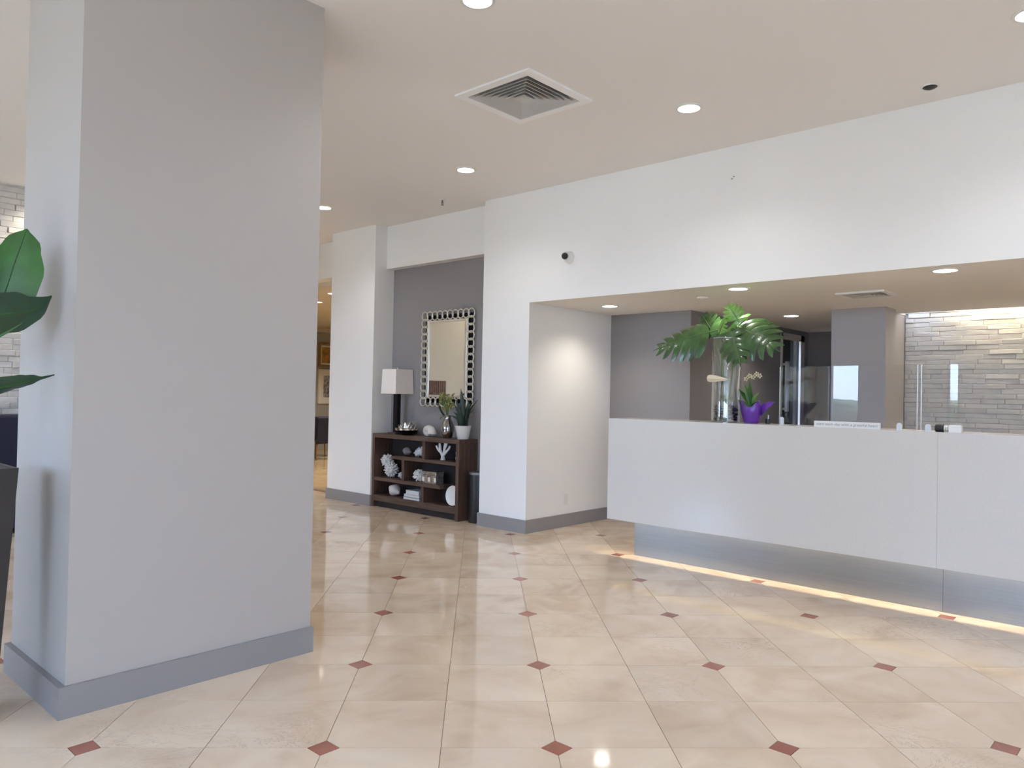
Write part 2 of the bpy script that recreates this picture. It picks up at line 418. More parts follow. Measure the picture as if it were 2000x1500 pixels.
# walls
struct('wall_front', boxes((XW, 7.17, 5.02, 5.68, 0, H), (XW, 6.0, -6.0, 5.02, SOF, H)), MT['white'])
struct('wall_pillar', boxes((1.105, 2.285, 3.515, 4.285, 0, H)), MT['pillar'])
struct('wall_column', boxes((5.70, 6.2, 7.53, 8.45, 0, H)), MT['white'])
struct('wall_niche', boxes((6.0, 6.2, 5.68, 7.53, 0, H)), MT['grey'])
struct('wall_niche_header', boxes((5.875, 5.999, 5.681, 7.529, 2.935, H)), MT['white'])
struct('wall_dining_header', boxes((6.0, 6.2, 8.451, 11.0, 2.97, H)), MT['white'])
struct('wall_corridor', boxes((4.6, 4.7, 9.1, 11.0, 0, H), (4.6, 6.2, 11.0, 11.1, 0, H)), MT['white'])
struct('wall_left', boxes((-4.0, 4.6, 9.13, 9.3, 0, H)), MT['cream'])
struct('wall_right', boxes((-4.2, 9.0, -6.2, -6.0, 0, H)), MT['white'])
struct('wall_reception_left', boxes((7.171, 7.4, 4.0, 5.3, 0, 2.46)), MT['grey'])
struct('wall_reception_inner', boxes((7.4, 9.485, 4.0, 4.2, 0, 2.46), (10.24, 10.7, 4.0, 4.2, 0, 2.46), (9.485, 10.24, 4.0, 4.2, 2.27, 2.46)), MT['grey'])
struct('wall_reception_end', boxes((10.4, 10.6, 2.0, 4.0, 0, 2.46)), MT['grey'])
struct('wall_reception_column', boxes((7.9, 8.2, 2.28, 2.80, 0, SOF), (8.2, 8.95, 2.37, 2.78, 0, SOF), (8.9, 10.4, 2.2, 2.4, 0, 2.7)), MT['greycol'])
struct('wall_reception_back', boxes((8.885, 9.0, -6.0, 2.37, 0, 2.7)), MT['stone'])
# dining room beyond the opening
struct('wall_dining', boxes((6.2, 10.8, 15.5, 15.7, 0, 3.1), (10.7, 10.9, 7.6, 15.6, 0, 3.1), (6.2, 10.8, 7.5, 7.7, 0, 3.1), (6.0, 6.2, 11.1, 15.6, 0, 3.1)), MT['dining'])
struct('ceiling_dining', boxes((6.2, 10.8, 7.6, 15.6, 2.90, 3.1)), MT['cream'])
struct('trim_1', boxes((6.2, 10.7, 15.44, 15.5, 2.80, 2.90)), MT['cream'])
struct('ground', boxes((-30, -4.25, -25, 30, -0.3, -0.13)), MT['pave'])

# window wall behind the viewer
wins = [(-5.4, -3.3), (-3.0, -0.9), (-0.6, 1.5), (3.36, 3.58), (4.02, 4.14), (5.6, 7.2), (7.4, 8.8)]
ZB, ZT = 0.08, 2.95
bs = [(-4.2, -4.0, -6.2, 9.3, ZT, H), (-4.2, -4.0, -6.2, 9.3, 0, ZB)]
prev = -6.2
for a, b in wins: bs.append((-4.2, -4.0, prev, a, ZB, ZT)); prev = b
bs.append((-4.2, -4.0, prev, 9.3, ZB, ZT))
struct('wall_windows', boxes(*bs), MT['white'])
for k, (a, b) in enumerate(wins):
    fr = bm_new(); w = 0.04
    box(fr, -4.13, -4.07, a, a + w, ZB, ZT); box(fr, -4.13, -4.07, b - w, b, ZB, ZT)
    box(fr, -4.13, -4.07, a, b, ZB, ZB + w); box(fr, -4.13, -4.07, a, b, ZT - w, ZT)
    if b - a > 1: box(fr, -4.13, -4.07, (a + b) / 2 - 0.02, (a + b) / 2 + 0.02, ZB, ZT)
    o = struct('window_%d' % (k + 1), fr, MT['winframe'])
    obj('pane', boxes((-4.103, -4.097, a + w, b - w, ZB + w, ZT - w)), MT['glass'], o)
    L = bpy.data.lights.new('daylight_portal', 'AREA'); L.shape = 'RECTANGLE'; L.size = b - a; L.size_y = ZT - ZB
    L.cycles.is_portal = True
    lo = bpy.data.objects.new('daylight_portal', L); COL.objects.link(lo)
    lo.location = (-4.2, (a + b) / 2, (ZB + ZT) / 2); lo.rotation_euler = Vector((1, 0, 0)).to_track_quat('-Z', 'Z').to_euler()

# clipped hedge outside the windows
MT['hedge'] = mat('hedge_leaves', (0.030, 0.065, 0.022), 0.7, var=0.5, scale=9, bump=1.0, bscale=25)
bm = bm_new(); rnd = random.Random(1)
for k in range(8):
    b0 = bmesh.new(); bmesh.ops.create_icosphere(b0, subdivisions=4, radius=1.0)
    for v in b0.verts:
        f = lambda t: math.copysign(abs(t) ** 0.55, t)
        c = v.co.copy()
        v.co = Vector((f(c.x) * 0.7, f(c.y) * 1.3, 0.78 + f(c.z) * 0.80)) * (1 + rnd.uniform(-0.03, 0.03))
        v.co.z = max(0.0, v.co.z); v.co.y += -8.75 + k * 2.5
    tmp = bpy.data.meshes.new('t'); b0.to_mesh(tmp); b0.free(); bm.from_mesh(tmp); bpy.data.meshes.remove(tmp)
tag(obj('garden_hedge', bm, MT['hedge'], loc=(-7.6, 2.5, -0.13), smooth=True), 'long dark green clipped hedge outside the lobby windows', 'hedge')

# baseboards (0.155 high, 12 mm thick)
BH, BT = 0.135, 0.014
def baseb(name, *bs): return struct(name, boxes(*bs), MT['base'])
baseb('baseboard_pillar', (1.105 - BT * 2, 2.285 + BT, 3.515 - BT, 3.515, 0, BH), (1.105 - BT * 2, 1.105, 3.515, 4.285 + BT, 0, BH), (1.105, 2.285 + BT, 4.285, 4.285 + BT, 0, BH), (2.285, 2.285 + BT, 3.515, 4.285, 0, BH))
baseb('baseboard_front', (XW - BT, XW, 5.02 - BT, 5.68 + BT, 0, BH), (XW, 7.17, 5.02 - BT, 5.02, 0, BH), (XW, 6.0, 5.68, 5.68 + BT, 0, BH))
baseb('baseboard_reception', (7.171 - BT, 7.171, 4.0 - BT, 5.02 - BT, 0, BH), (7.171, 9.485, 4.0 - BT, 4.0, 0, BH))
baseb('baseboard_column', (5.70 - BT, 5.70, 7.53 - BT, 8.45 + BT, 0, BH), (5.70, 6.0, 7.53 - BT, 7.53, 0, BH))
baseb('baseboard_left', (-4.0, 4.6, 9.06, 9.075, 0, BH))

# ledger stone facings: single stones where the photograph shows them, joined beyond
def ledger(parent, axis, plane, a0, a1, z0, z1, h, sign, lim, far_a):
    rnd = random.Random(3); protos = []
    for q in range(6):
        L = rnd.uniform(0.20, 0.34); protos.append(L)
    cache = {}
    def proto(L, d):
        key = (round(L, 2), round(d, 3))
        if key in cache: return cache[key]
        bm = bm_new(); box(bm, 0, L - 0.0015, 0, d, 0, h - 0.001)
        for v in bm.verts:
            if v.co.y > d / 2: v.co.y += rnd.uniform(-0.005, 0.004); v.co.z += rnd.uniform(-0.0015, 0.0015)
        es = [e for e in bm.edges if all(v.co.y > d / 2 for v in e.verts)]
        bmesh.ops.bevel(bm, geom=es, offset=0.005, segments=1, affect='EDGES')
        me = finish(bm, 'stone'); me.materials.append(MT['stone']); cache[key] = me; return me
    ones, rest = [], []
    z = z0; row = 0
    while z < z1 - 0.01:
        a = a0 - rnd.uniform(0, 0.2)
        while a < a1:
            L = rnd.choice(protos); d = rnd.choice((0.022, 0.025, 0.028, 0.031))
            s, e = max(a, a0), min(a + L, a1)
            if e - s > 0.03: (ones if far_a(s, e, z) else rest).append((s, e - s, d, z))
            a += L
        z += h
    if len(ones) > lim: rest += ones[lim:]; ones = ones[:lim]
    def mtx(s, z):
        if axis == 'y': return Matrix.Translation((s, plane, z)) @ Matrix.Diagonal((1, sign, 1, 1))
        return Matrix.Translation((plane, s, z)) @ Matrix(((0, sign, 0, 0), (1, 0, 0, 0), (0, 0, 1, 0), (0, 0, 0, 1)))
    for s, L, d, z in ones:
        o = bpy.data.objects.new('stone', proto(L, d)); COL.objects.link(o); o.parent = parent; o.matrix_local = mtx(s, z)
    bm = bm_new()
    for s, L, d, z in rest:
        b0 = bmesh.new(); b0.from_mesh(proto(L, d)); b0.transform(mtx(s, z))
        tmp = bpy.data.meshes.new('t'); b0.to_mesh(tmp); b0.free(); bm.from_mesh(tmp); bpy.data.meshes.remove(tmp)
    o = obj('stone_field', bm, MT['stone'], parent); o['kind'] = 'stuff'
wl = bpy.data.objects['wall_left']; wb = bpy.data.objects['wall_reception_back']
ledger(wl, 'y', 9.13, 0.2, 3.1, 0, H, 0.0605, -1, 295, lambda s, e, z: e > 1.85 and s < 2.75)
ledger(wb, 'x', 8.885, -3.0, 2.365, 0.0, 2.62, 0.050, -1, 295, lambda s, e, z: s > 0.35 and z > 0.95)

# cove light over the stone wall of the reception
o = obj('cove_light', boxes((8.79, 8.81, -5.5, 1.86, 2.40, 2.42)), MT['cove_led']); tag(o, 'warm strip light hidden above the white stone wall', 'light')

# glazed door of the back office
d1 = struct('door_1', boxes((9.485, 9.53, 3.985, 4.10, 0, 2.27), (10.12, 10.24, 3.985, 4.10, 0, 2.27), (9.485, 10.24, 3.985, 4.10, 2.19, 2.27)), MT['doorframe'])
obj('glass_leaf', boxes((9.53, 10.07, 4.03, 4.045, 0.02, 2.19)), MT['doorglass'], d1)
obj('edge_rail', boxes((9.98, 10.06, 3.99, 4.03, 0.02, 2.19)), MT['edge'], d1)
obj('pale_bar', boxes((9.60, 9.66, 3.95, 3.985, 1.25, 1.90), (9.61, 9.65, 3.985, 4.03, 1.27, 1.30), (9.61, 9.65, 3.985, 4.03, 1.85, 1.88)), MT['edge'], d1)  # pale upright bar added for the whitish band on the door glass

# ================================================================== CEILING FITTINGS
def spot(parent, power, col, size=2.4, blend=0.8, rad=0.07, z=-0.03):
    L = bpy.data.lights.new('lamp_bulb', 'SPOT'); L.energy = power; L.color = col; L.spot_size = size; L.spot_blend = blend; L.shadow_soft_size = rad
    o = bpy.data.objects.new('lamp_bulb', L); COL.objects.link(o); o.parent = parent; o.location = (0, 0, z)
def downlight(x, y, z, label, group, power, col, r=0.078):
    t = thing('ceiling_downlight', label, 'ceiling light', (x, y, z), 0, group)
    bm = bm_new(); lathe(bm, [(r, -0.006), (r + 0.018, -0.004), (r + 0.02, 0.0)], 28, cap0=False, cap1=False)
    lathe(bm, [(r - 0.002, -0.006), (r, -0.006)], 28, cap0=False, cap1=False)
    obj('trim_ring', bm, MT['trimw'], t, True)
    bm = bm_new(); lathe(bm, [(0.001, -0.012), (r * 0.6, -0.010), (r - 0.001, -0.0045)], 28, cap0=True, cap1=False)
    obj('lens', bm, MT['lamp'], t, True)
    spot(t, power, col, z=-0.02)
    return t
NE = (1.0, 0.98, 0.97); WA = (1.0, 0.90, 0.76)
g1, g2 = 'recessed lights of the lobby ceiling', 'recessed lights of the reception ceiling'
downlight(4.78, 2.71, H, 'round recessed ceiling light right of the large square vent', g1, LAMP_MAIN, NE)
downlight(4.815, 5.03, H, 'round recessed ceiling light between square vent and security camera', g1, LAMP_MAIN, NE)
downlight(4.81, 7.32, H, 'round recessed ceiling light beside the top right edge of the pillar', g1, LAMP_MAIN, NE)
downlight(4.76, 0.67, H, 'round recessed ceiling light at the far right edge of the ceiling', g1, LAMP_MAIN, NE)
downlight(2.76, 2.82, H, 'round recessed ceiling light nearest the viewer at the top edge', g1, LAMP_MAIN, NE)
for yy, nm_ in ((0.6, 'first'), (-1.6, 'second'), (-3.8, 'third')): downlight(2.7, yy, H, 'round recessed ceiling light behind the viewer, %s from the pillar' % nm_, g1, LAMP_MAIN, NE)
downlight(6.41, 4.51, SOF - 0.003, 'round recessed reception light nearest the white side wall', g2, LAMP_RECEPTION, WA)
downlight(5.99, 2.90, SOF - 0.003, 'round recessed reception light above the tall glass vase', g2, LAMP_RECEPTION, WA)
downlight(8.22, 3.35, SOF - 0.003, 'round recessed reception light deepest in the room near the glazed door', g2, LAMP_RECEPTION, WA)
downlight(5.96, 1.335, SOF - 0.003, 'round recessed reception light furthest right along the reception ceiling', g2, LAMP_RECEPTION, WA)

downlight(2.66, 8.88, H, 'recessed ceiling light close to the white stone wall behind the pillar', g1, 55.0, (1.0, 0.9, 0.74), 0.06)
def diffuser(cx, cy, cz, half, label, n=7):
    t = thing('ceiling_vent', label, 'vent', (cx, cy, cz))
    fr = 0.062 * half / 0.34
    bm = bm_new()
    a, b = half, half - fr
    for (x0, x1, y0, y1) in ((-a, a, -a, -b), (-a, a, b, a), (-a, -b, -b, b), (b, a, -b, b)): box(bm, x0, x1, y0, y1, -0.014, 0)
    obj('frame', bm, MT['vent'], t)
    bm = bm_new(); e = half * 0.83 - 0.002; dp = 0.085
    for (x0, x1, y0, y1) in ((-e, e, -e, -e + 0.002), (-e, e, e - 0.002, e), (-e, -e + 0.002, -e, e), (e - 0.002, e, -e, e)): box(bm, x0, x1, y0, y1, 0.0, dp)
    box(bm, -e, e, -e, e, dp, dp + 0.003)
    obj('cavity', bm, MT['ventdark'], t)
    step = (b - 0.02) / n
    for k in range(n):
        s = b - 0.004 - k * step; bm = bm_new()
        si = s - step * 0.9
        def sq(h, z): return [bm.verts.new((x * h, y * h, z)) for x, y in ((-1, -1), (1, -1), (1, 1), (-1, 1))]
        q = [sq(s, -0.012), sq(si, 0.036), sq(si - 0.0015, 0.036), sq(s - 0.002, -0.013)]
        for A, B in ((0, 1), (1, 2), (2, 3), (3, 0)):
            for i in range(4): bm.faces.new((q[A][i], q[A][(i + 1) % 4], q[B][(i + 1) % 4], q[B][i]))
        obj('louver', bm, MT['louver'], t)
diffuser(VENT[0], VENT[1], H, VENT[2], 'large square white ceiling vent in front of the pillar')
diffuser(VENT2[0], VENT2[1], SOF - 0.003, VENT2[2], 'small square vent in the reception ceiling above the grey column', 5)

def sprinkler(x, y, z, label, r=0.035):
    t = thing('ceiling_sprinkler', label, 'sprinkler', (x, y, z))
    bm = bm_new(); lathe(bm, [(r, 0), (r * 0.95, -0.008), (r * 0.5, -0.012)], 18); obj('escutcheon', bm, MT['trimw'] if r < 0.04 else MT['black'], t, True)
    bm = bm_new(); lathe(bm, [(0.010, -0.012), (0.010, -0.035), (0.006, -0.045)], 12)
    tube(bm, [(0.011, 0, -0.03), (0.014, 0, -0.045), (0.003, 0, -0.062)], 0.003, 6); tube(bm, [(-0.011, 0, -0.03), (-0.014, 0, -0.045), (-0.003, 0, -0.062)], 0.003, 6)
    obj('head', bm, MT['greyshell'], t, True)
    bm = bm_new(); lathe(bm, [(0.016, -0.062), (0.016, -0.065)], 14); obj('deflector', bm, MT['greyshell'], t)
sprinkler(5.39, 5.98, H, 'small pendent sprinkler head near the corner of the white wall')
t = thing('ceiling_speaker', 'small dark recessed fitting at upper right close to the white wall', 'ceiling fitting', (5.44, 1.32, H))
bm = bm_new(); lathe(bm, [(0.058, 0), (0.056, -0.004), (0.042, -0.006)], 24); obj('plate', bm, MT['trimw'], t, True)
bm = bm_new(); lathe(bm, [(0.044, -0.006), (0.036, -0.012), (0.012, -0.022)], 20); obj('dark_eye', bm, MT['black'], t, True)
t = thing('smoke_detector', 'flat beige disc on the reception ceiling left of the vase light', 'detector', (6.32, 3.41, SOF - 0.003))
bm = bm_new(); lathe(bm, [(0.05, 0), (0.048, -0.012), (0.03, -0.016)], 20); obj('body', bm, MT['soffit'], t, True)
bm = bm_new(); lathe(bm, [(0.02, -0.016), (0.018, -0.019)], 16); obj('cover', bm, MT['soffit'], t, True)

# security camera on the white wall
t = thing('security_camera', 'white security camera with black lens ball on the white wall', 'camera', (XW, 4.52, 2.735))
mx = Matrix.Rotation(-PI / 2, 4, 'Y')
bm = bm_new(); lathe(bm, [(0.060, 0), (0.060, 0.012), (0.052, 0.022), (0.045, 0.036)], 24, mtx=mx); obj('base', bm, MT['trimw'], t, True)
bm = bm_new(); ball(bm, (-0.045, 0.012, 0.01), 0.042, 3); obj('housing', bm, MT['trimw'], t, True)
dirv = Vector((-0.80, -0.35, -0.22)).normalized()
bm = bm_new(); ball(bm, Vector((-0.045, 0.012, 0.01)) + dirv * 0.022, 0.033, 3); obj('lens', bm, MT['black'], t, True)
t = thing('wall_anchor', 'tiny pair of dark screws high on the white wall', 'screws', (XW, 2.835, 3.205))
for dy in (-0.008, 0.008):
    bm = bm_new(); lathe(bm, [(0.005, 0), (0.005, 0.008), (0.002, 0.012)], 8, mtx=Matrix.Translation((0, dy, -dy)) @ mx); obj('screw', bm, MT['greyshell'], t)
t = thing('wall_outlet', 'white outlet plate low on the reception side wall', 'outlet', (6.38, 5.02, 0.29))
bm = bm_new(); box(bm, -0.036, 0.036, -0.006, 0, -0.06, 0.06, 0.002); obj('plate', bm, MT['trimw'], t)
for dz in (-0.024, 0.024):
    bm = bm_new(); box(bm, -0.017, 0.017, -0.008, -0.006, dz - 0.014, dz + 0.014); obj('socket', bm, MT['trimw'], t)

# ================================================================== RECEPTION COUNTER
CT, CB, CX = 1.203, 0.305, 5.60
t = thing('reception_counter', 'long white quartz reception counter on a brushed steel plinth with floor light', 'counter', (CX, 0, 0))
def part(name, m, *bs, bev=0.0):
    bm = bm_new()
    for b in bs: box(bm, b[0] - CX, b[1] - CX, *b[2:], bev)
    return obj(name, bm, m, t)
ys = [3.93, 1.287, -1.35, -4.0]
for a, b in zip(ys, ys[1:]): part('front_panel', MT['quartz'], (CX, CX + 0.022, b + 0.001, a, CB, CT))
part('end_panel', MT['quartz'], (CX + 0.022, 5.99, 3.905, 3.93, CB, CT))
part('countertop', MT['quartz'], (CX + 0.022, 5.99, -4.0, 3.905, CT - 0.04, CT - 0.001))
part('inner_back', MT['trimw'], (5.97, 5.99, -4.0, 3.905, CB + 0.1, CT - 0.04))
for a, b in ((3.70, 1.27), (1.268, -1.35), (-1.352, -4.0)): part('plinth_panel', MT['steel'], (5.70, 5.72, b, a, 0.0, 0.44))
part('plinth_end', MT['steel'], (5.72, 5.97, 3.68, 3.70, 0.0, 0.44))
part('light_shelf', MT['trimw'], (CX + 0.022, 5.97, -4.0, 3.905, 0.44, 0.46))
part('led_strip', MT['led'], (5.644, 5.664, -4.0, 3.88, 0.405, 0.412))
part('led_holder', MT['trimw'], (5.638, 5.670, -4.0, 3.89, 0.412, 0.44))

t = thing('staff_desk', 'low white staff desk behind the reception counter', 'desk', (6.22, 0, 0))
obj('worktop', boxes((-0.229, 0.23, -4.0, 3.93, 0.74, 0.78)), MT['quartz'], t)
for yy in (3.6, 1.3, -1.3, -3.9): obj('desk_support', boxes((-0.20, 0.20, yy - 0.02, yy + 0.02, 0, 0.74)), MT['trimw'], t)
# sneeze guards
def shield(x, y0, y1, z0, z1, rot, label):
    t = thing('acrylic_shield', label, 'sneeze guard', (x, (y0 + y1) / 2, z0), rot, 'clear acrylic shields along the reception')
    w = (y1 - y0) / 2
    obj('sheet', boxes((-0.003, 0.003, -w, w, 0.0, z1 - z0)), MT['acrylic'], t)
    obj('side_edge', boxes((-0.004, 0.004, w, w + 0.006, 0, z1 - z0)), MT['edge'], t)
    obj('side_edge', boxes((-0.004, 0.004, -w - 0.006, -w, 0, z1 - z0)), MT['edge'], t)
    obj('foot', boxes((-0.06, 0.06, -w + 0.05, -w + 0.056, 0, 0.06)), MT['clearplastic'], t)
    obj('foot', boxes((-0.06, 0.06, w - 0.056, w - 0.05, 0, 0.06)), MT['clearplastic'], t)
shield(6.15, 1.535, 2.62, 0.78, 1.675, -0.116, 'clear acrylic shield before the grey reception column')
shield(6.08, 0.2, 1.505, 0.78, 1.675, 0.0, 'clear acrylic shield before the white stone wall')

# ---- things on the counter
t = thing('motto_sign', 'long narrow white motto sign on the counter edge', 'sign', (5.625, 1.880, CT - 0.001))
obj('board', boxes((-0.008, 0.008, -0.228, 0.228, 0, 0.047)), MT['sign'], t)
cu = bpy.data.curves.new('lettering', 'FONT'); cu.body = 'start each day with a grateful heart'; cu.align_x = 'CENTER'; cu.align_y = 'CENTER'
cu.size = 0.027; cu.extrude = 0.0006; cu.shear = 0.2
to = bpy.data.objects.new('tmp_text', cu); COL.objects.link(to)
bpy.context.view_layer.update()
me = bpy.data.meshes.new_from_object(to.evaluated_get(bpy.context.evaluated_depsgraph_get()))
bpy.data.objects.remove(to)
lo = obj('lettering', me, MT['ink'], t)
wd = max(v.co.x for v in me.vertices) - min(v.co.x for v in me.vertices)
sc_ = 0.425 / wd
lo.matrix_local = Matrix.Translation((-0.0088, 0, 0.025)) @ Matrix(((0, 0, -1, 0), (-1, 0, 0, 0), (0, 1, 0, 0), (0, 0, 0, 1))) @ Matrix.Diagonal((sc_, 1.0, 1, 1))
for yy, lb in ((1.535, 'clear rounded acrylic tab left of the second, by the motto sign'), (1.357, 'clear rounded acrylic tab beside the black roll on the counter')):
    bm = bm_new(); pts = [(-0.018, 0), (0.018, 0), (0.018, 0.035)] + [(0.018 * math.cos(a), 0.035 + 0.018 * math.sin(a)) for a in (0.5, 1.0, 1.57, 2.14, 2.64)] + [(-0.018, 0.035)]
    f = [bm.verts.new((0, p[0], p[1])) for p in pts]; fc = bm.faces.new(f)
    ex = bmesh.ops.extrude_face_region(bm, geom=[fc]); bmesh.ops.translate(bm, verts=[v for v in ex['geom'] if isinstance(v, bmesh.types.BMVert)], vec=(0.006, 0, 0))
    o = obj('acrylic_tab', bm, MT['clearplastic'], loc=(5.64, yy, CT - 0.001)); tag(o, lb, 'tab', 'acrylic tabs on the counter')
t = thing('label_roll', 'black and white roll lying on the counter beside a clear tab', 'roll', (5.70, 1.275, CT + 0.024))
mr = Matrix.Rotation(PI / 2, 4, 'X')
bm = bm_new(); lathe(bm, [(0.022, -0.05), (0.025, -0.046), (0.025, 0.0), (0.022, 0.003)], 20, mtx=mr); obj('black_cap', bm, MT['black'], t, True)
bm = bm_new(); lathe(bm, [(0.019, 0.0), (0.020, 0.004), (0.020, 0.06), (0.018, 0.064)], 20, mtx=mr); obj('white_body', bm, MT['paper'], t, True)
for q in range(4):
    bm = bm_new(); lathe(bm, [(0.0204, 0.012 + q * 0.013), (0.0204, 0.015 + q * 0.013)], 20, cap0=False, cap1=False, mtx=mr); obj('printed_line', bm, MT['ink'], t)
t = thing('card_holder', 'small white card box right of the black and white roll', 'box', (5.64, 1.192, CT - 0.001))
bm = bm_new(); box(bm, -0.02, 0.02, -0.038, 0.038, 0, 0.046, 0.003); obj('tray', bm, MT['sign'], t)
obj('cards', boxes((-0.012, 0.012, -0.032, 0.032, 0.045, 0.052)), MT['paper'], t)

# tall glass vase with monstera
VX, VY, VZ = 5.86, 2.93, CT - 0.001
t = thing('glass_vase', 'tall clear glass cylinder vase holding monstera leaves on the counter', 'vase', (VX, VY, VZ))
R_ = 0.118
bm = bm_new(); lathe(bm, [(R_ - 0.006, 0.012), (R_ - 0.006, 0.70), (R_ - 0.003, 0.704), (R_, 0.70), (R_, 0.0)], 40, cap0=True, cap1=True); obj('cylinder', bm, MT['vase'], t, True)
bm = bm_new(); lathe(bm, [(R_ - 0.006, 0.699), (R_ - 0.003, 0.703), (R_, 0.699), (R_ - 0.003, 0.697), (R_ - 0.006, 0.699)], 40, cap0=False, cap1=False); obj('rim', bm, MT['edge'], t, True)
bm = bm_new(); rnd = random.Random(5)
for q in range(230):
    a, rr = rnd.uniform(0, 2 * PI), (R_ - 0.026) * math.sqrt(rnd.random()); ball(bm, (rr * math.cos(a), rr * math.sin(a), 0.022 + rnd.uniform(0, 0.118)), rnd.uniform(0.013, 0.018), 1, (1, 1, 0.7))
o = obj('pebble_fill', bm, MT['pebble'], t, True); o['kind'] = 'stuff'
o = None
bm = bm_new()
sp = [(-0.075, 0.070), (-0.06, 0.066), (-0.02, 0.055)]
prof = [(0.004, -0.085), (0.024, -0.075), (0.032, -0.05), (0.028, -0.01), (0.018, 0.04), (0.008, 0.085), (0.002, 0.10)]
lathe(bm, prof, 18, mtx=Matrix.Rotation(PI / 2 + 0.05, 4, 'X'), wob=lambda a, k: 0.10 * math.cos(6 * a))
o = obj('seashell', bm, MT['fin'], loc=(VX - R_ - 0.035, VY + 0.01, VZ + 0.358), smooth=True)
tag(o, 'cream pointed seashell on the front of the tall glass vase', 'seashell')
o.parent = None

def monstera(name, parent, base, tip, normal, width, mt, droop=0.25, nl=7, slit=0.45, curl=0.12):
    """split leaf: lobes fan out from the midrib and are separated by slits"""
    base, tip, normal = Vector(base), Vector(tip), Vector(normal).normalized()
    ax = tip - base; L = ax.length; ax.normalize(); sd = normal.cross(ax).normalized(); nm = ax.cross(sd).normalized()
    def P(u, v):
        # u along 0..1, v signed across in metres
        h = -droop * L * (u * u) - curl * (abs(v) / (width / 2)) ** 2 * width * 0.6
        return base + ax * (u * L) + sd * v + nm * (h + droop * L * u * 0.8)
    def wid(u): 
        return width / 2 * max(0.0, math.sin(PI * min(1, max(0, (u + 0.12) / 1.12)) ** 0.8)) ** 0.75
    bm = bm_new()
    for s in (-1, 1):
        for k in range(nl):
            u0, u1 = k / nl * 0.93, (k + 1) / nl * 0.93
            uc = (u0 + u1) / 2; sweep = 0.16 - 0.04 * k / nl
            w = wid(min(0.97, uc + 0.05)) + 0.012
            if k == nl - 1: sweep = 0.10
            rows = []
            for q in range(6):
                f = q / 5
                gap = 0.0 if f < 1 - slit else (f - (1 - slit)) / slit * 0.11 * (u1 - u0)
                tipround = (1.0, 1.0, 1.0, 1.0, 1.0, 0.72)[q]
                m0 = (u0 + u1) / 2; hw = ((u1 - u0) / 2 - gap) * tipround + (0.0006 if f < 1 - slit else 0)
                uu = sweep * f * f * (1 if k > 0 else 0.2) - (0.10 * f if k == 0 else 0)
                rows.append((bm.verts.new(P(m0 - hw + uu, s * w * f)), bm.verts.new(P(m0 + uu, s * w * f * 1.015 + s * 0.0) + nm * 0.008 * math.sin(PI * f)), bm.verts.new(P(m0 + hw + uu, s * w * f))))
            for A, B in zip(rows, rows[1:]):
                for c in range(2): bm.faces.new((A[c], A[c + 1], B[c + 1], B[c]))
    # tip
    a = [bm.verts.new(P(0.93, -0.01)), bm.verts.new(P(0.93, 0.01)), bm.verts.new(P(1.06, 0.0))]; bm.faces.new(a)
    bmesh.ops.remove_doubles(bm, verts=bm.verts, dist=0.0008)
    bmesh.ops.recalc_face_normals(bm, faces=bm.faces)
    bmesh.ops.solidify(bm, geom=bm.faces[:], thickness=0.0015)
    lf = obj(name, bm, mt, parent, True)
    bm = bm_new(); tube(bm, [P(u, 0) + nm * 0.002 for u in (0, 0.25, 0.5, 0.75, 0.95)], [0.004, 0.0035, 0.003, 0.002, 0.001], 6); obj('midrib', bm, MT['stem'], lf, True)
    return lf

tm = thing('monstera_arrangement', 'cut monstera leaves spreading from the tall glass vase', 'foliage', (VX, VY, VZ))
def loc(p): return (p[0] - VX, p[1] - VY, p[2] - VZ)
monstera('leaf', tm, loc((5.90, 3.03, 1.98)), loc((5.80, 3.59, 1.83)), (-0.85, 0.10, 0.50), 0.37, MT['monstera'], 0.16, 7, 0.55, 0.30)
monstera('leaf', tm, loc((5.90, 2.90, 2.02)), loc((5.80, 2.47, 1.80)), (-0.85, -0.1, 0.52), 0.40, MT['monstera'], 0.30, 7, 0.40, 0.32)
monstera('leaf', tm, loc((5.80, 2.86, 1.95)), loc((5.72, 2.74, 1.67)), (-1.0, -0.3, 0.25), 0.24, MT['monstera'], 0.10, 5, 0.30, 0.15)
monstera('young_leaf', tm, loc((5.88, 2.83, 2.03)), loc((5.86, 2.93, 2.19)), (-0.9, -0.3, 0.2), 0.15, MT['monsteraL'], 0.2, 5, 0.5, 0.2)
monstera('young_leaf', tm, loc((5.86, 3.00, 1.93)), loc((5.80, 2.92, 2.06)), (-0.8, 0.2, 0.5), 0.15, MT['monsteraL'], 0.2, 5, 0.5, 0.2)
monstera('leaf', tm, loc((5.95, 3.10, 1.96)), loc((6.02, 3.25, 2.14)), (-0.8, 0.3, 0.5), 0.20, MT['monstera'], 0.2, 5, 0.6, 0.2)
for a, b in (((5.84, 2.95, 1.33), (5.90, 3.03, 1.98)), ((5.88, 2.92, 1.33), (5.90, 2.90, 2.02)), ((5.83, 2.90, 1.33), (5.80, 2.86, 1.95)), ((5.88, 2.96, 1.34), (5.95, 3.10, 1.96)), ((5.86, 2.93, 1.34), (5.86, 3.0, 1.93))):
    m_ = ((a[0] + b[0]) / 2 + 0.01, (a[1] + b[1]) / 2 - 0.02, (a[2] + b[2]) / 2)
    bm = bm_new(); tube(bm, [loc(a), loc(m_), loc(b)], [0.006, 0.005, 0.004], 8); obj('stem', bm, MT['stem'], tm, True)

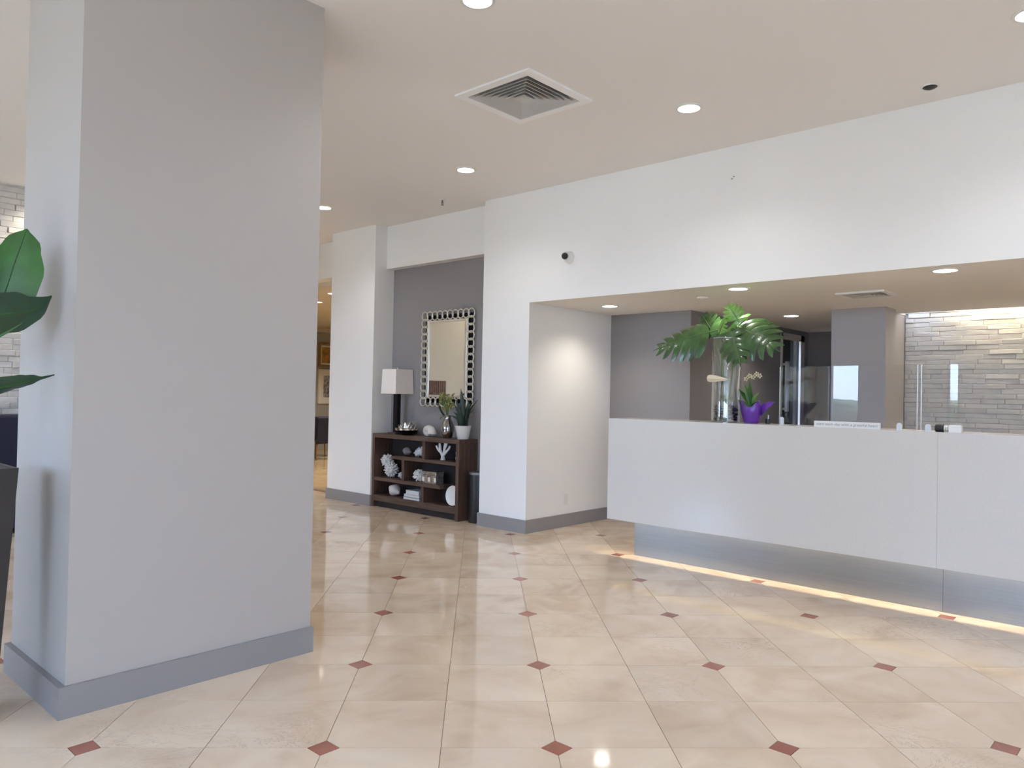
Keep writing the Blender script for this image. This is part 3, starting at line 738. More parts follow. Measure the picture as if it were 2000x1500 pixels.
# generic blade leaf: midrib polyline with a half-width profile
def blade(name, parent, pts, widths, side, mt, rib=None, cup=0.0, solid=0.0012, nn=4):
    P = [Vector(p) for p in pts]
    # resample by Catmull-Rom
    def cr(i, f):
        p0, p1, p2, p3 = P[max(i - 1, 0)], P[i], P[min(i + 1, len(P) - 1)], P[min(i + 2, len(P) - 1)]
        return 0.5 * ((2 * p1) + (p2 - p0) * f + (2 * p0 - 5 * p1 + 4 * p2 - p3) * f * f + (3 * p1 - p0 - 3 * p2 + p3) * f ** 3)
    Q, Wd, Sd = [], [], []
    sides = side if isinstance(side, list) else [side] * len(P)
    for i in range(len(P) - 1):
        for f in [x / nn for x in range(nn)]:
            Q.append(cr(i, f)); g = f * f * (3 - 2 * f)
            Wd.append(widths[i] * (1 - g) + widths[i + 1] * g); Sd.append(Vector(sides[i]).lerp(Vector(sides[i + 1]), f))
    Q.append(P[-1]); Wd.append(widths[-1]); Sd.append(Vector(sides[-1]))
    bm = bm_new(); rows = []
    for k, q in enumerate(Q):
        tg = (Q[min(k + 1, len(Q) - 1)] - Q[max(k - 1, 0)]).normalized()
        s = (Sd[k] - tg * Sd[k].dot(tg)).normalized(); n = tg.cross(s)
        rows.append([bm.verts.new(q + s * Wd[k] * x + n * cup * Wd[k] * abs(x) ** 1.5) for x in (-1, -0.55, 0, 0.55, 1)])
    for A, B in zip(rows, rows[1:]):
        for c in range(4): bm.faces.new((A[c], A[c + 1], B[c + 1], B[c]))
    bmesh.ops.recalc_face_normals(bm, faces=bm.faces)
    if solid: bmesh.ops.solidify(bm, geom=bm.faces[:], thickness=solid)
    o = obj(name, bm, mt, parent, True)
    if rib:
        bm = bm_new(); tube(bm, [q for q in Q[::2]], [rib * (1 - 0.8 * i / max(1, len(Q[::2]) - 1)) for i in range(len(Q[::2]))], 6); obj('midrib', bm, MT['rib'], o, True)
    return o

# purple wrapped orchid
OXp, OYp = 5.86, 2.705
t = thing('potted_orchid', 'orchid with pale flowers in a purple foil wrapped pot on the counter', 'plant', (OXp, OYp, CT - 0.001))
bm = bm_new(); lathe(bm, [(0.058, 0), (0.066, 0.03), (0.082, 0.09), (0.088, 0.125), (0.080, 0.16), (0.074, 0.15), (0.06, 0.12)], 28, wob=lambda a, k: (0.06 * math.sin(5 * a) + 0.03 * math.sin(11 * a)) * (k / 4))
for v in bm.verts:
    if v.co.z > 0.14: v.co.z += 0.03 * math.sin(3 * math.atan2(v.co.y, v.co.x) + 1)
obj('foil_wrap', bm, MT['purple'], t, True)
blade('foil_flap', t, [(0.0, -0.07, 0.08), (-0.01, -0.11, 0.13), (-0.01, -0.15, 0.155), (-0.01, -0.195, 0.175)], [0.03, 0.032, 0.022, 0.002], (0.3, 0.2, 1), MT['purple'])
blade('foil_flap', t, [(-0.03, 0.055, 0.10), (-0.04, 0.075, 0.15), (-0.05, 0.085, 0.185)], [0.03, 0.022, 0.003], (0.5, 0.5, 0.1), MT['purple'])
bm = bm_new(); lathe(bm, [(0.06, 0.10), (0.06, 0.135)], 18); obj('soil', bm, MT['soil'], t)
rnd = random.Random(9)
for q, (dy, dz, l) in enumerate(((0.11, 0.16, 1), (0.06, 0.20, 1), (0.0, 0.22, 1), (-0.05, 0.13, 1), (-0.09, 0.06, 1), (0.12, 0.07, 1), (0.03, 0.13, 1))):
    dx = rnd.uniform(-0.06, 0.04)
    blade('leaf', t, [(0, 0, 0.12), (dx * 0.5, dy * 0.45, 0.12 + dz * 0.6), (dx, dy, 0.12 + dz)], [0.010, 0.023, 0.002], (0.6, -0.4, 0.2), MT['stem'] if q % 2 else MT['leaf'], cup=0.3)
bm = bm_new(); tube(bm, [(0, 0, 0.12), (-0.01, 0.01, 0.25), (-0.02, 0.02, 0.34), (-0.03, 0.06 - 0.05, 0.385), (-0.03, 0.10 - 0.15, 0.40), (-0.03, -0.09, 0.39)], 0.0025, 6); obj('flower_stem', bm, MT['stem'], t, True)
for (dy, dz) in ((0.03, 0.36), (0.0, 0.385), (-0.03, 0.375), (-0.06, 0.40), (-0.085, 0.385)):
    bm = bm_new()
    for q in range(5):
        a = q * 2 * PI / 5 + dy * 20
        c = Vector((-0.04, dy, dz)); d = Vector((0, math.cos(a), math.sin(a))); e = Vector((0, -d.z, d.y))
        vs = [bm.verts.new(c + d * 0.003), bm.verts.new(c + d * 0.013 + e * 0.008 + Vector((-0.004, 0, 0))), bm.verts.new(c + d * 0.024 + Vector((-0.006, 0, 0))), bm.verts.new(c + d * 0.013 - e * 0.008 + Vector((-0.004, 0, 0)))]
        bm.faces.new(vs)
    bmesh.ops.solidify(bm, geom=bm.faces[:], thickness=0.001)
    obj('flower', bm, MT['cream_petal'], t)
# desk bits beside the orchid
t = thing('pen_cup', 'small dark pen cup right of the purple orchid pot', 'cup', (5.88, 2.575, CT - 0.001))
bm = bm_new(); lathe(bm, [(0.018, 0), (0.020, 0.04), (0.017, 0.04), (0.016, 0.005)], 16); obj('cup', bm, MT['black'], t, True)
bm = bm_new(); tube(bm, [(0.005, 0, 0.006), (0.012, 0.006, 0.075)], 0.0035, 8); obj('pen', bm, MT['greyshell'], t)
bm = bm_new(); tube(bm, [(-0.005, 0, 0.006), (-0.010, -0.010, 0.07)], 0.0035, 8); obj('pen', bm, MT['edge'], t)
t = thing('sanitizer_bottle', 'small clear pump bottle on the counter before the glazed door', 'bottle', (5.88, 2.46, CT - 0.001))
bm = bm_new(); lathe(bm, [(0.016, 0), (0.017, 0.005), (0.017, 0.05), (0.008, 0.06)], 18); obj('bottle', bm, MT['clearplastic'], t, True)
bm = bm_new(); lathe(bm, [(0.006, 0.06), (0.006, 0.075)], 12); box(bm, -0.022, 0.004, -0.004, 0.004, 0.073, 0.080); obj('pump', bm, MT['black'], t)

# ================================================================== NICHE : CONSOLE AND DECOR
CY0, CY1, CF, CBK, CTOP = 5.98, 7.515, 5.71, 5.998, 0.893
t = thing('console_shelf', 'dark walnut open console shelf standing in the grey niche', 'shelf', (CF, (CY0 + CY1) / 2, 0))
cyc = (CY0 + CY1) / 2
def cp(name, m, x0, x1, y0, y1, z0, z1, bev=0.003):
    bm = bm_new(); box(bm, x0 - CF, x1 - CF, y0 - cyc, y1 - cyc, z0, z1, bev); return obj(name, bm, m, t)
th = 0.045
cp('top', MT['wood'], CF, CBK, CY0, CY1, CTOP - 0.05, CTOP)
cp('side_panel', MT['woodv'], CF, CBK, CY1 - 0.04, CY1, 0, CTOP - 0.05)
cp('side_panel', MT['woodv'], CF, CBK, CY0, CY0 + 0.048, 0, CTOP - 0.05)
cp('bottom_shelf', MT['wood'], CF + 0.004, CBK - 0.012, CY0 + 0.048, CY1 - 0.04, 0.075, 0.145)
cp('lower_shelf', MT['wood'], CF + 0.004, CBK - 0.012, 6.285, CY1 - 0.04, 0.322, 0.362)
cp('lower_shelf', MT['wood'], CF + 0.18, CBK - 0.012, CY0 + 0.048, 6.285, 0.335, 0.362)
cp('upper_shelf', MT['wood'], CF + 0.004, CBK - 0.012, CY0 + 0.048, 7.15, 0.603, 0.640)
cp('divider', MT['woodv'], CF + 0.004, CBK - 0.012, 6.548, 6.594, 0.640, CTOP - 0.05)
cp('divider', MT['woodv'], CF + 0.004, CBK - 0.012, 6.908, 6.955, 0.362, 0.603)
cp('divider', MT['woodv'], CF + 0.004, CBK - 0.012, 6.555, 6.602, 0.145, 0.322)
cp('back_panel', MT['woodback'], CBK - 0.012, CBK - 0.001, CY0 + 0.02, CY1 - 0.02, 0.05, CTOP - 0.04, 0)
cp('toe_board', MT['woodback'], CF + 0.05, CF + 0.07, CY0 + 0.048, CY1 - 0.04, 0.0, 0.075, 0)
SH0, SH1, SH2 = 0.1455, 0.3625, 0.6405

def coral_cluster(name, loc_, lumps, label, n=70, fl=0.045, fr=0.009, m=None):
    bm = bm_new(); rnd = random.Random(len(label))
    for c, r in lumps:
        c = Vector(c); ball(bm, c, r * 0.72, 2)
        for k in range(n):
            z = 1 - 2 * (k + 0.5) / n; a = k * 2.39996; q = math.sqrt(1 - z * z)
            d = Vector((q * math.cos(a), q * math.sin(a), z)); d = (d + Vector((rnd.uniform(-.2, .2), rnd.uniform(-.2, .2), rnd.uniform(-.2, .2)))).normalized()
            e = c + d * (r + rnd.uniform(-0.008, 0.006))
            tube(bm, [c + d * r * 0.6, c + d * r * 0.85, e], [fr, fr * 0.9, fr * 0.55], 5)
    zmin = min(v.co.z for v in bm.verts); bmesh.ops.translate(bm, verts=bm.verts, vec=(0, 0, -zmin))
    o = obj(name, bm, m or MT['coral'], loc=loc_, smooth=True); return tag(o, label, 'coral')
coral_cluster('coral_cluster', (5.83, 7.335, SH1), [((0, 0.035, 0.20), 0.082), ((0.0, -0.045, 0.095), 0.092)], 'large white finger coral in the left tall compartment of the console', 90)
coral_cluster('coral_cluster', (5.82, 6.765, SH1), [((0, 0, 0.07), 0.07), ((0, -0.05, 0.055), 0.05)], 'round white coral left of the silver box in the console', 60, fr=0.012)
coral_cluster('coral_cluster', (5.84, 6.80, SH2), [((0, 0.02, 0.05), 0.045), ((0, -0.045, 0.075), 0.06)], 'small spiky white coral left of the top divider in the console', 30, fr=0.010)
coral_cluster('coral_cluster', (5.84, 7.11, SH1), [((0, 0, 0.04), 0.038)], 'tiny white coral behind the middle divider of the console', 40, fr=0.008)
coral_cluster('coral_cluster', (5.86, 6.13, SH2), [((0, 0.01, 0.045), 0.035), ((0, 0, 0.10), 0.040)], 'white knobbly coral at the right end of the upper shelf', 24, fr=0.011)
# branching coral
bm = bm_new()
def br(p, pts, r0, r1): tube(bm, [p] + pts, [r0 + (r1 - r0) * i / len(pts) for i in range(len(pts) + 1)], 8)
br((0, 0, 0), [(0, 0.01, 0.05), (0, 0.045, 0.10), (0, 0.055, 0.16), (0, 0.06, 0.185)], 0.020, 0.014)
br((0, 0.03, 0.08), [(0, 0.075, 0.105), (0, 0.105, 0.14), (0, 0.115, 0.155)], 0.016, 0.012)
br((0, 0, 0.03), [(0, -0.02, 0.09), (0, -0.025, 0.15), (0, -0.035, 0.195)], 0.018, 0.013)
br((0, -0.015, 0.06), [(0, -0.06, 0.10), (0, -0.095, 0.13), (0, -0.115, 0.165)], 0.016, 0.012)
br((0, -0.022, 0.12), [(0, -0.05, 0.16), (0, -0.06, 0.19)], 0.013, 0.010)
lathe(bm, [(0.03, 0), (0.028, 0.02), (0.018, 0.035)], 12)
tag(obj('branch_coral', bm, MT['coral'], loc=(5.83, 6.365, SH2), smooth=True), 'white antler-shaped branch coral on the upper right shelf', 'coral')

def nautilus(bm, c, R0, thick, turns=2.1, yz=1, start=0.0):
    rings = []; n = 46
    for k in range(n):
        f = k / (n - 1); a = start + f * turns * 2 * PI
        gr = math.exp((f - 1) * 2.3); cr_ = R0 * 0.52 * gr; rr = R0 * 0.46 * gr
        ctr = Vector((0, math.cos(a) * cr_ * yz, math.sin(a) * cr_)); rad = Vector((0, math.cos(a) * yz, math.sin(a)))
        ring = []
        for j in range(12):
            b = 2 * PI * j / 12; ring.append(bm.verts.new(Vector(c) + ctr + rad * rr * math.cos(b) + Vector((1, 0, 0)) * thick * gr * math.sin(b)))
        rings.append(ring)
    for A, B in zip(rings, rings[1:]):
        for j in range(12): bm.faces.new((A[j], A[(j + 1) % 12], B[(j + 1) % 12], B[j]))
    bm.faces.new(rings[0]); bm.faces.new(list(reversed(rings[-1])))
def seat_obj(bm):
    zmin = min(v.co.z for v in bm.verts); bmesh.ops.translate(bm, verts=bm.verts, vec=(0, 0, -zmin))
bm = bm_new(); nautilus(bm, (0, 0, 0), 0.122, 0.055, start=PI * 1.05, turns=2.0)
bmesh.ops.scale(bm, vec=(1, 1.12, 0.95), verts=bm.verts); seat_obj(bm)
tag(obj('nautilus_shell', bm, MT['shell'], loc=(5.85, 6.655, CTOP), smooth=True), 'large white nautilus shell on the console top', 'shell')
def conch(bm, L, R):
    prof = [(0.004, 0)] + [(R * (0.25 + 0.75 * (f / 10)) * (1 - 0.12 * (f % 2)), L * 0.5 * f / 10) for f in range(1, 11)] + [(R * 0.9, L * 0.6), (R * 0.55, L * 0.8), (R * 0.15, L)]
    lathe(bm, prof, 18, wob=lambda a, k: 0.12 * max(0, math.cos(a)) )
bm = bm_new(); conch(bm, 0.19, 0.075); bmesh.ops.rotate(bm, cent=(0, 0, 0), matrix=Matrix.Rotation(PI / 2 + 0.35, 3, 'X'), verts=bm.verts); seat_obj(bm)
tag(obj('conch_shell', bm, MT['shell'], loc=(5.82, 7.30, SH0), smooth=True), 'white conch shell on the bottom left shelf beside the books', 'shell')
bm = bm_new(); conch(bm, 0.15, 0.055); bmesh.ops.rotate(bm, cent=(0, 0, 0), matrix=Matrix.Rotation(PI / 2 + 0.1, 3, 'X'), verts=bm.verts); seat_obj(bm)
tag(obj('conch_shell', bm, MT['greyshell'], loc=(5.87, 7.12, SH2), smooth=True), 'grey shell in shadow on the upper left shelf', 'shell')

# silver inlaid box
t = thing('inlaid_box', 'silver shell-inlaid box right of the round coral in the console', 'box', (5.83, 6.525, SH1))
bm = bm_new(); box(bm, -0.06, 0.06, -0.115, 0.115, 0, 0.095, 0.004); obj('body', bm, MT['pearl'], t)
bm = bm_new(); box(bm, -0.063, 0.063, -0.118, 0.118, 0.097, 0.135, 0.005); obj('lid', bm, MT['pearl'], t)
for k in range(5):
    bm = bm_new(); y_ = -0.10 + k * 0.05; box(bm, -0.0645, -0.060, y_ - 0.018, y_ + 0.018, 0.02 + 0.02 * (k % 2), 0.07 + 0.015 * (k % 2), 0.002); obj('inlay', bm, MT['chrome'] if k % 2 else MT['shell'], t)
# disc plate leaning at the right end
t = thing('ceramic_disc', 'large round white disc standing in the bottom right compartment', 'plate', (5.80, 6.144, SH0))
mxp = Matrix.Translation((0, 0, 0.114)) @ Matrix.Rotation(-PI / 2 + 0.08, 4, 'Y') @ Matrix.Scale(0.79, 4)
bm = bm_new(); lathe(bm, [(0.02, 0.0), (0.085, 0.004), (0.125, 0.016), (0.14, 0.026), (0.142, 0.02), (0.12, 0.004), (0.06, -0.010)], 36, mtx=mxp); obj('disc', bm, MT['plate'], t, True)
bm = bm_new(); lathe(bm, [(0.06, -0.016), (0.06, -0.008)], 24, mtx=mxp); obj('foot_ring', bm, MT['plate'], t, True)
# books
z = SH0
for k, (m, h, w, lab) in enumerate(((MT['bookb'], 0.030, 0.145, 'dark blue book at the bottom of the console book stack'), (MT['bookg'], 0.034, 0.140, 'grey book in the middle of the console book stack'), (MT['bookw'], 0.046, 0.118, 'thick white book on top of the console book stack'))):
    t = thing('book', lab, 'book', (5.82, 6.79 - 0.145 + 0.145 - (0.145 - w) * 0.6, z), 0.0, 'books on the bottom shelf')
    y0, y1 = -w, w
    obj('cover', boxes((-0.09, 0.09, y0, y1, 0, 0.004), (-0.09, 0.09, y0, y1, h - 0.004, h), (0.086, 0.09, y0, y1, 0.004, h - 0.004)), m, t)
    obj('pages', boxes((-0.086, 0.086, y0 + 0.004, y1 - 0.004, 0.004, h - 0.004)), MT['paper'] if k < 2 else MT['bookw'], t)
    z += h + 0.0005
# table lamp
t = thing('table_lamp', 'table lamp with square linen shade and black column on the console', 'lamp', (5.86, 7.245, CTOP))
bm = bm_new(); box(bm, -0.075, 0.075, -0.075, 0.075, 0, 0.018, 0.003); obj('base', bm, MT['wood'], t)
bm = bm_new(); box(bm, -0.030, 0.030, -0.036, 0.036, 0.018, 0.50, 0.004); obj('column', bm, MT['blackmat'], t)
bm = bm_new(); q = []
hb, ht, w = 0.140, 0.130, 0.004
def sqr(h, z, b): return [b.verts.new((x * h, y * h, z)) for x, y in ((-1, -1), (1, -1), (1, 1), (-1, 1))]
rings = [sqr(hb, 0.487, bm), sqr(ht, 0.785, bm), sqr(ht - w, 0.785, bm), sqr(hb - w, 0.487, bm)]
for A, B in ((0, 1), (1, 2), (2, 3), (3, 0)):
    for i in range(4): bm.faces.new((rings[A][i], rings[A][(i + 1) % 4], rings[B][(i + 1) % 4], rings[B][i]))
obj('shade', bm, MT['shade'], t)
bm = bm_new(); tube(bm, [(0, 0, 0.50), (0, 0, 0.80)], 0.006, 8); ball(bm, (0, 0, 0.803), 0.010, 2); box(bm, -0.126, 0.126, -0.003, 0.003, 0.775, 0.779); obj('harp', bm, MT['chrome'], t)
# lotus bowl
t = thing('lotus_bowl', 'silver lotus petal candle bowl right of the lamp', 'candle holder', (5.84, 7.015, CTOP))
bm = bm_new(); lathe(bm, [(0.05, 0), (0.09, 0.010), (0.12, 0.028), (0.125, 0.036), (0.11, 0.032), (0.08, 0.018), (0.03, 0.012)], 28); obj('dish', bm, MT['blackmat'], t, True)
for ring, (nn_, r0_, r1_, z1_, w_) in enumerate(((11, 0.09, 0.150, 0.075, 0.040), (9, 0.07, 0.112, 0.112, 0.038), (7, 0.05, 0.072, 0.142, 0.034))):
    for k in range(nn_):
        a = 2 * PI * (k + ring * 0.5) / nn_; d = Vector((math.cos(a), math.sin(a), 0)); e = Vector((-d.y, d.x, 0))
        blade('petal', t, [d * r0_ * 0.6 + Vector((0, 0, 0.022)), d * (r0_ + r1_) * 0.53 + Vector((0, 0, 0.045)), d * r1_ + Vector((0, 0, z1_ * 0.8)), d * (r1_ - 0.006) + Vector((0, 0, z1_ + 0.012))], [0.02, w_, w_ * 0.75, 0.002], e, MT['chrome'], cup=0.25, nn=2)
bm = bm_new(); lathe(bm, [(0.025, 0.012), (0.025, 0.055), (0.02, 0.057)], 16); obj('candle', bm, MT['candle'], t, True)
# silver vase with flowers
t = thing('silver_vase', 'slender silver bottle vase with yellow green flowers on the console', 'vase', (5.83, 6.30, CTOP))
bm = bm_new(); lathe(bm, [(0.045, 0), (0.058, 0.02), (0.072, 0.08), (0.074, 0.12), (0.062, 0.165), (0.042, 0.205), (0.036, 0.235), (0.044, 0.255), (0.038, 0.255), (0.030, 0.23), (0.03, 0.2)], 28, cap1=True); obj('bottle', bm, mat('dark_silver', (0.36, 0.34, 0.34), 0.12, metal=1.0), t, True)
rnd = random.Random(4)
for k in range(24):
    a = rnd.uniform(0, 2 * PI); s = rnd.uniform(0.02, 0.125); h = rnd.uniform(0.33, 0.50)
    p2 = Vector((-abs(s * math.cos(a)) * 0.5, s * math.sin(a) - 0.0, h))
    bm = bm_new(); tube(bm, [(0, 0, 0.22), (p2.x * 0.4, p2.y * 0.3, 0.32), p2], 0.002, 5)
    st = obj('flower_stem', bm, MT['stem'], t)
    bm = bm_new()
    for q in range(5):
        c = p2 + Vector((rnd.uniform(-.018, .018), rnd.uniform(-.02, .02), rnd.uniform(-.05, .025))); ball(bm, c, rnd.uniform(0.008, 0.014), 1, (1, 1, rnd.uniform(0.8, 1.6)))
    obj('blossom', bm, MT['yflower'], st)
for k, (dy, dz) in enumerate(((0.10, 0.10), (0.11, 0.16), (0.09, 0.20), (0.13, 0.30))):
    blade('leaf', t, [(-0.01, 0.02, 0.24), (-0.03, dy * 0.7, 0.26 + (dz - 0.15) * 0.4), (-0.03, dy, 0.10 + dz)], [0.004, 0.014, 0.001], (0.8, 0.2, 0.2), MT['leafdark'])
# white pot with spiky plant
t = thing('potted_sansevieria', 'spiky dark green plant in a white pot at the right end of the console', 'plant', (5.84, 6.055, CTOP))
bm = bm_new(); lathe(bm, [(0.062, 0), (0.066, 0.004), (0.094, 0.145), (0.098, 0.15), (0.092, 0.15), (0.086, 0.13), (0.06, 0.12)], 30); obj('pot', bm, MT['plate'], t, True)
bm = bm_new(); lathe(bm, [(0.084, 0.125), (0.08, 0.135)], 20); obj('soil', bm, MT['soil'], t)
rnd = random.Random(12)
lv = [((-0.02, 0.03, 0.56), 0.024), ((0.01, 0.075, 0.42), 0.022), ((-0.02, 0.13, 0.38), 0.020), ((0.0, 0.17, 0.30), 0.018), ((-0.03, -0.02, 0.40), 0.022), ((0.02, -0.10, 0.40), 0.012), ((0.0, -0.15, 0.42), 0.009),
      ((-0.03, -0.20, 0.34), 0.009), ((-0.06, 0.04, 0.36), 0.022), ((-0.04, 0.09, 0.33), 0.020), ((0.03, 0.02, 0.38), 0.020), ((-0.05, -0.09, 0.27), 0.012), ((-0.06, 0.10, 0.24), 0.016), ((0.02, 0.12, 0.30), 0.016), ((-0.04, -0.12, 0.15), 0.010), ((0.03, 0.05, 0.50), 0.020), ((-0.05, 0.15, 0.26), 0.018), ((0.04, -0.05, 0.44), 0.016), ((-0.03, 0.11, 0.44), 0.018), ((-0.07, 0.0, 0.30), 0.024), ((0.0, -0.22, 0.44), 0.008), ((-0.05, -0.17, 0.24), 0.008)]
for (p, w) in lv:
    p = Vector(p); b0 = Vector((p.x * 0.3, p.y * 0.3, 0.13)); m_ = b0.lerp(p, 0.5) + Vector((0, -p.y * 0.22, 0.03))
    blade('leaf', t, [b0, m_, p], [w * 0.8, w, 0.002], (0.5 if w > 0.014 else 1, -0.8, 0.1), MT['leafblack'], cup=0.35, nn=4)

# ring framed mirror
MY0, MY1, MZ0, MZ1, MX = 6.035, 6.945, 1.235, 2.372, 5.972
t = thing('ring_mirror', 'tall wall mirror framed in interlocking silver rings above the console', 'mirror', (6.0, (MY0 + MY1) / 2, (MZ0 + MZ1) / 2))
def L3(x, y, z): return (x - 6.0, y - (MY0 + MY1) / 2, z - (MZ0 + MZ1) / 2)
def mbox(name, m, x0, x1, y0, y1, z0, z1, bev=0):
    a, b = L3(x0, y0, z0), L3(x1, y1, z1); bm = bm_new(); box(bm, a[0], b[0], a[1], b[1], a[2], b[2], bev); return obj(name, bm, m, t)
fr_ = 0.115
mbox('backing', MT['blackmat'], 5.990, 5.9995, MY0 + 0.05, MY1 - 0.05, MZ0 + 0.05, MZ1 - 0.05)
mbox('glass', MT['mirror'], 5.972, 5.974, MY0 + fr_ + 0.02, MY1 - fr_ - 0.02, MZ0 + fr_ + 0.02, MZ1 - fr_ - 0.02)
a, b = fr_, fr_ + 0.028
for (y0, y1, z0, z1) in ((MY0 + a, MY0 + b, MZ0 + a, MZ1 - a), (MY1 - b, MY1 - a, MZ0 + a, MZ1 - a), (MY0 + b, MY1 - b, MZ0 + a, MZ0 + b), (MY0 + b, MY1 - b, MZ1 - b, MZ1 - a)):
    mbox('inner_frame', MT['champagne'], 5.962, 5.992, y0, y1, z0, z1, 0.006)
rm = finish(torus(bm_new(), (0, 0, 0), 0.051, 0.0085, 'x', 22, 6, 1.2), 'frame_ring'); rm.materials.append(MT['champagne'])
for p in rm.polygons: p.use_smooth = True
ry0, ry1, rz0, rz1 = MY0 + 0.058, MY1 - 0.058, MZ0 + 0.058, MZ1 - 0.058
ny, nz = 9, 12; spots = []
for k in range(ny + 1):
    y = ry0 + (ry1 - ry0) * k / ny; spots += [(y, rz0), (y, rz1)]
for k in range(1, nz):
    z = rz0 + (rz1 - rz0) * k / nz; spots += [(ry0, z), (ry1, z)]
for k, (y, z) in enumerate(spots):
    o = bpy.data.objects.new('frame_ring', rm); COL.objects.link(o); o.parent = t; o.location = L3(5.968 + 0.004 * (k % 2), y, z)
# waste bin
t = thing('waste_bin', 'tall slim black bin beside the console in the niche', 'bin', (5.86, 5.825, 0))
bm = bm_new(); lathe(bm, [(0.098, 0), (0.10, 0.006), (0.10, 0.52)], 32, cap1=False); lathe(bm, [(0.092, 0.02), (0.092, 0.52)], 32, cap0=True, cap1=False); obj('body', bm, MT['black'], t, True)
bm = bm_new(); lathe(bm, [(0.1, 0.52), (0.102, 0.528), (0.102, 0.545), (0.085, 0.55), (0.08, 0.545), (0.09, 0.525)], 32, cap0=False, cap1=False); obj('lid_ring', bm, MT['steel'], t, True)

# ================================================================== LEFT SIDE: PLANT, LOUNGE SEAT
PXc, PYc = 0.755, 3.80
t = thing('floor_plant', 'tall broad-leaved plant in a tapered dark planter left of the pillar', 'plant', (PXc, PYc, 0))
bm = bm_new()
def sq2(h, z): return [bm.verts.new((x * h, y * h, z)) for x, y in ((-1, -1), (1, -1), (1, 1), (-1, 1))]
q = [sq2(0.135, 0), sq2(0.185, 1.05), sq2(0.170, 1.05), sq2(0.165, 0.98)]
bm.faces.new(list(reversed(q[0]))); bm.faces.new(q[3])
for A, B in zip(q, q[1:]):
    for i in range(4): bm.faces.new((A[i], A[(i + 1) % 4], B[(i + 1) % 4], B[i]))
obj('planter', bm, MT['planter'], t)
obj('soil', boxes((-0.165, 0.165, -0.165, 0.165, 0.98, 1.0)), MT['soil'], t)
def pl(p): return (p[0] - PXc, p[1] - PYc, p[2])
SIDE = (rt.x, rt.y, 0.25)
A_ = [(0.70, 3.78, 1.0), (0.74, 3.72, 1.35), (0.80, 3.68, 1.62)]
def stem(p): bm = bm_new(); tube(bm, [pl(x) for x in p], [0.012, 0.010, 0.008][:len(p)], 8); obj('stem', bm, MT['stem'], t, True)
stem([(0.70, 3.80, 0.99), (0.76, 3.72, 1.3), (0.84, 3.66, 1.60)])
blade('leaf', t, [pl(p) for p in [(0.80, 3.66, 1.56), (0.865, 3.655, 1.72), (0.905, 3.65, 1.88), (0.935, 3.648, 1.99), (0.952, 3.648, 2.05)]], [0.03, 0.105, 0.112, 0.070, 0.004], (0.75, -0.55, -0.42), MT['leaf'], 0.006, cup=0.22)
stem([(0.72, 3.80, 0.99), (0.74, 3.70, 1.3), (0.76, 3.60, 1.62)])
blade('leaf', t, [pl(p) for p in [(0.74, 3.62, 1.62), (0.83, 3.60, 1.67), (0.92, 3.60, 1.690), (0.99, 3.61, 1.715), (1.045, 3.62, 1.775)]], [0.03, 0.085, 0.085, 0.055, 0.004], (0.12, -0.25, 1.0), MT['leafdark'], 0.006, cup=-0.25)
stem([(0.76, 3.84, 0.99), (0.74, 3.74, 1.18), (0.76, 3.66, 1.34)])
blade('leaf', t, [pl(p) for p in [(0.74, 3.66, 1.32), (0.84, 3.65, 1.37), (0.93, 3.645, 1.395), (0.985, 3.65, 1.415), (1.03, 3.655, 1.425), (1.075, 3.66, 1.440)]], [0.02, 0.045, 0.040, 0.022, 0.007, 0.003], [(0.2, -0.5, 1.0), (0.2, -0.5, 1.0), (0.1, -0.8, 0.9), (0.1, -0.2, 1.0), (0, -0.5, 1), (0, -0.5, 1)], MT['leafdark'], 0.005, cup=-0.35)
for k, (ex, ey, ez) in enumerate(((0.45, 3.5, 2.0), (0.35, 3.95, 1.9), (0.62, 4.15, 2.1), (0.3, 3.7, 1.55))):
    stem([(0.74, 3.80, 0.99), ((0.74 + ex) / 2, (3.8 + ey) / 2, 1.35), (0.74 + (ex - 0.74) * 0.6, 3.8 + (ey - 3.8) * 0.6, 1.55)])
    b0 = Vector((0.74 + (ex - 0.74) * 0.6, 3.8 + (ey - 3.8) * 0.6, 1.53)); e0 = Vector((ex, ey, ez)); dv = e0 - b0
    blade('leaf', t, [pl(b0), pl(b0.lerp(e0, 0.4)), pl(b0.lerp(e0, 0.75)), pl(e0)], [0.03, 0.10, 0.085, 0.004], Vector((-dv.y, dv.x, 0.15)), MT['leafdark'], 0.006, cup=0.2)

t = thing('lounge_bench', 'navy upholstered lounge bench against the white stone wall', 'bench', (2.0, 8.65, 0))
def sb(name, m, x0, x1, y0, y1, z0, z1, bev): 
    bm = bm_new(); box(bm, x0 - 2.0, x1 - 2.0, y0 - 8.65, y1 - 8.65, z0, z1, bev); return obj(name, bm, m, t)
sb('base', MT['navy'], 0.7, 3.3, 8.22, 8.98, 0.05, 0.30, 0.01)
sb('seat_cushion', MT['navy'], 0.7, 2.0, 8.17, 8.80, 0.30, 0.47, 0.03)
sb('seat_cushion', MT['navy'], 2.0, 3.3, 8.17, 8.80, 0.30, 0.47, 0.03)
sb('backrest', MT['navy'], 0.7, 2.0, 8.72, 8.98, 0.47, 1.10, 0.03)
sb('backrest', MT['navy'], 2.0, 3.3, 8.72, 8.98, 0.47, 1.10, 0.03)
for x_ in (0.8, 3.2):
    for y_ in (8.3, 8.9): sb('leg', MT['black'], x_ - 0.03, x_ + 0.03, y_ - 0.03, y_ + 0.03, 0, 0.05, 0)

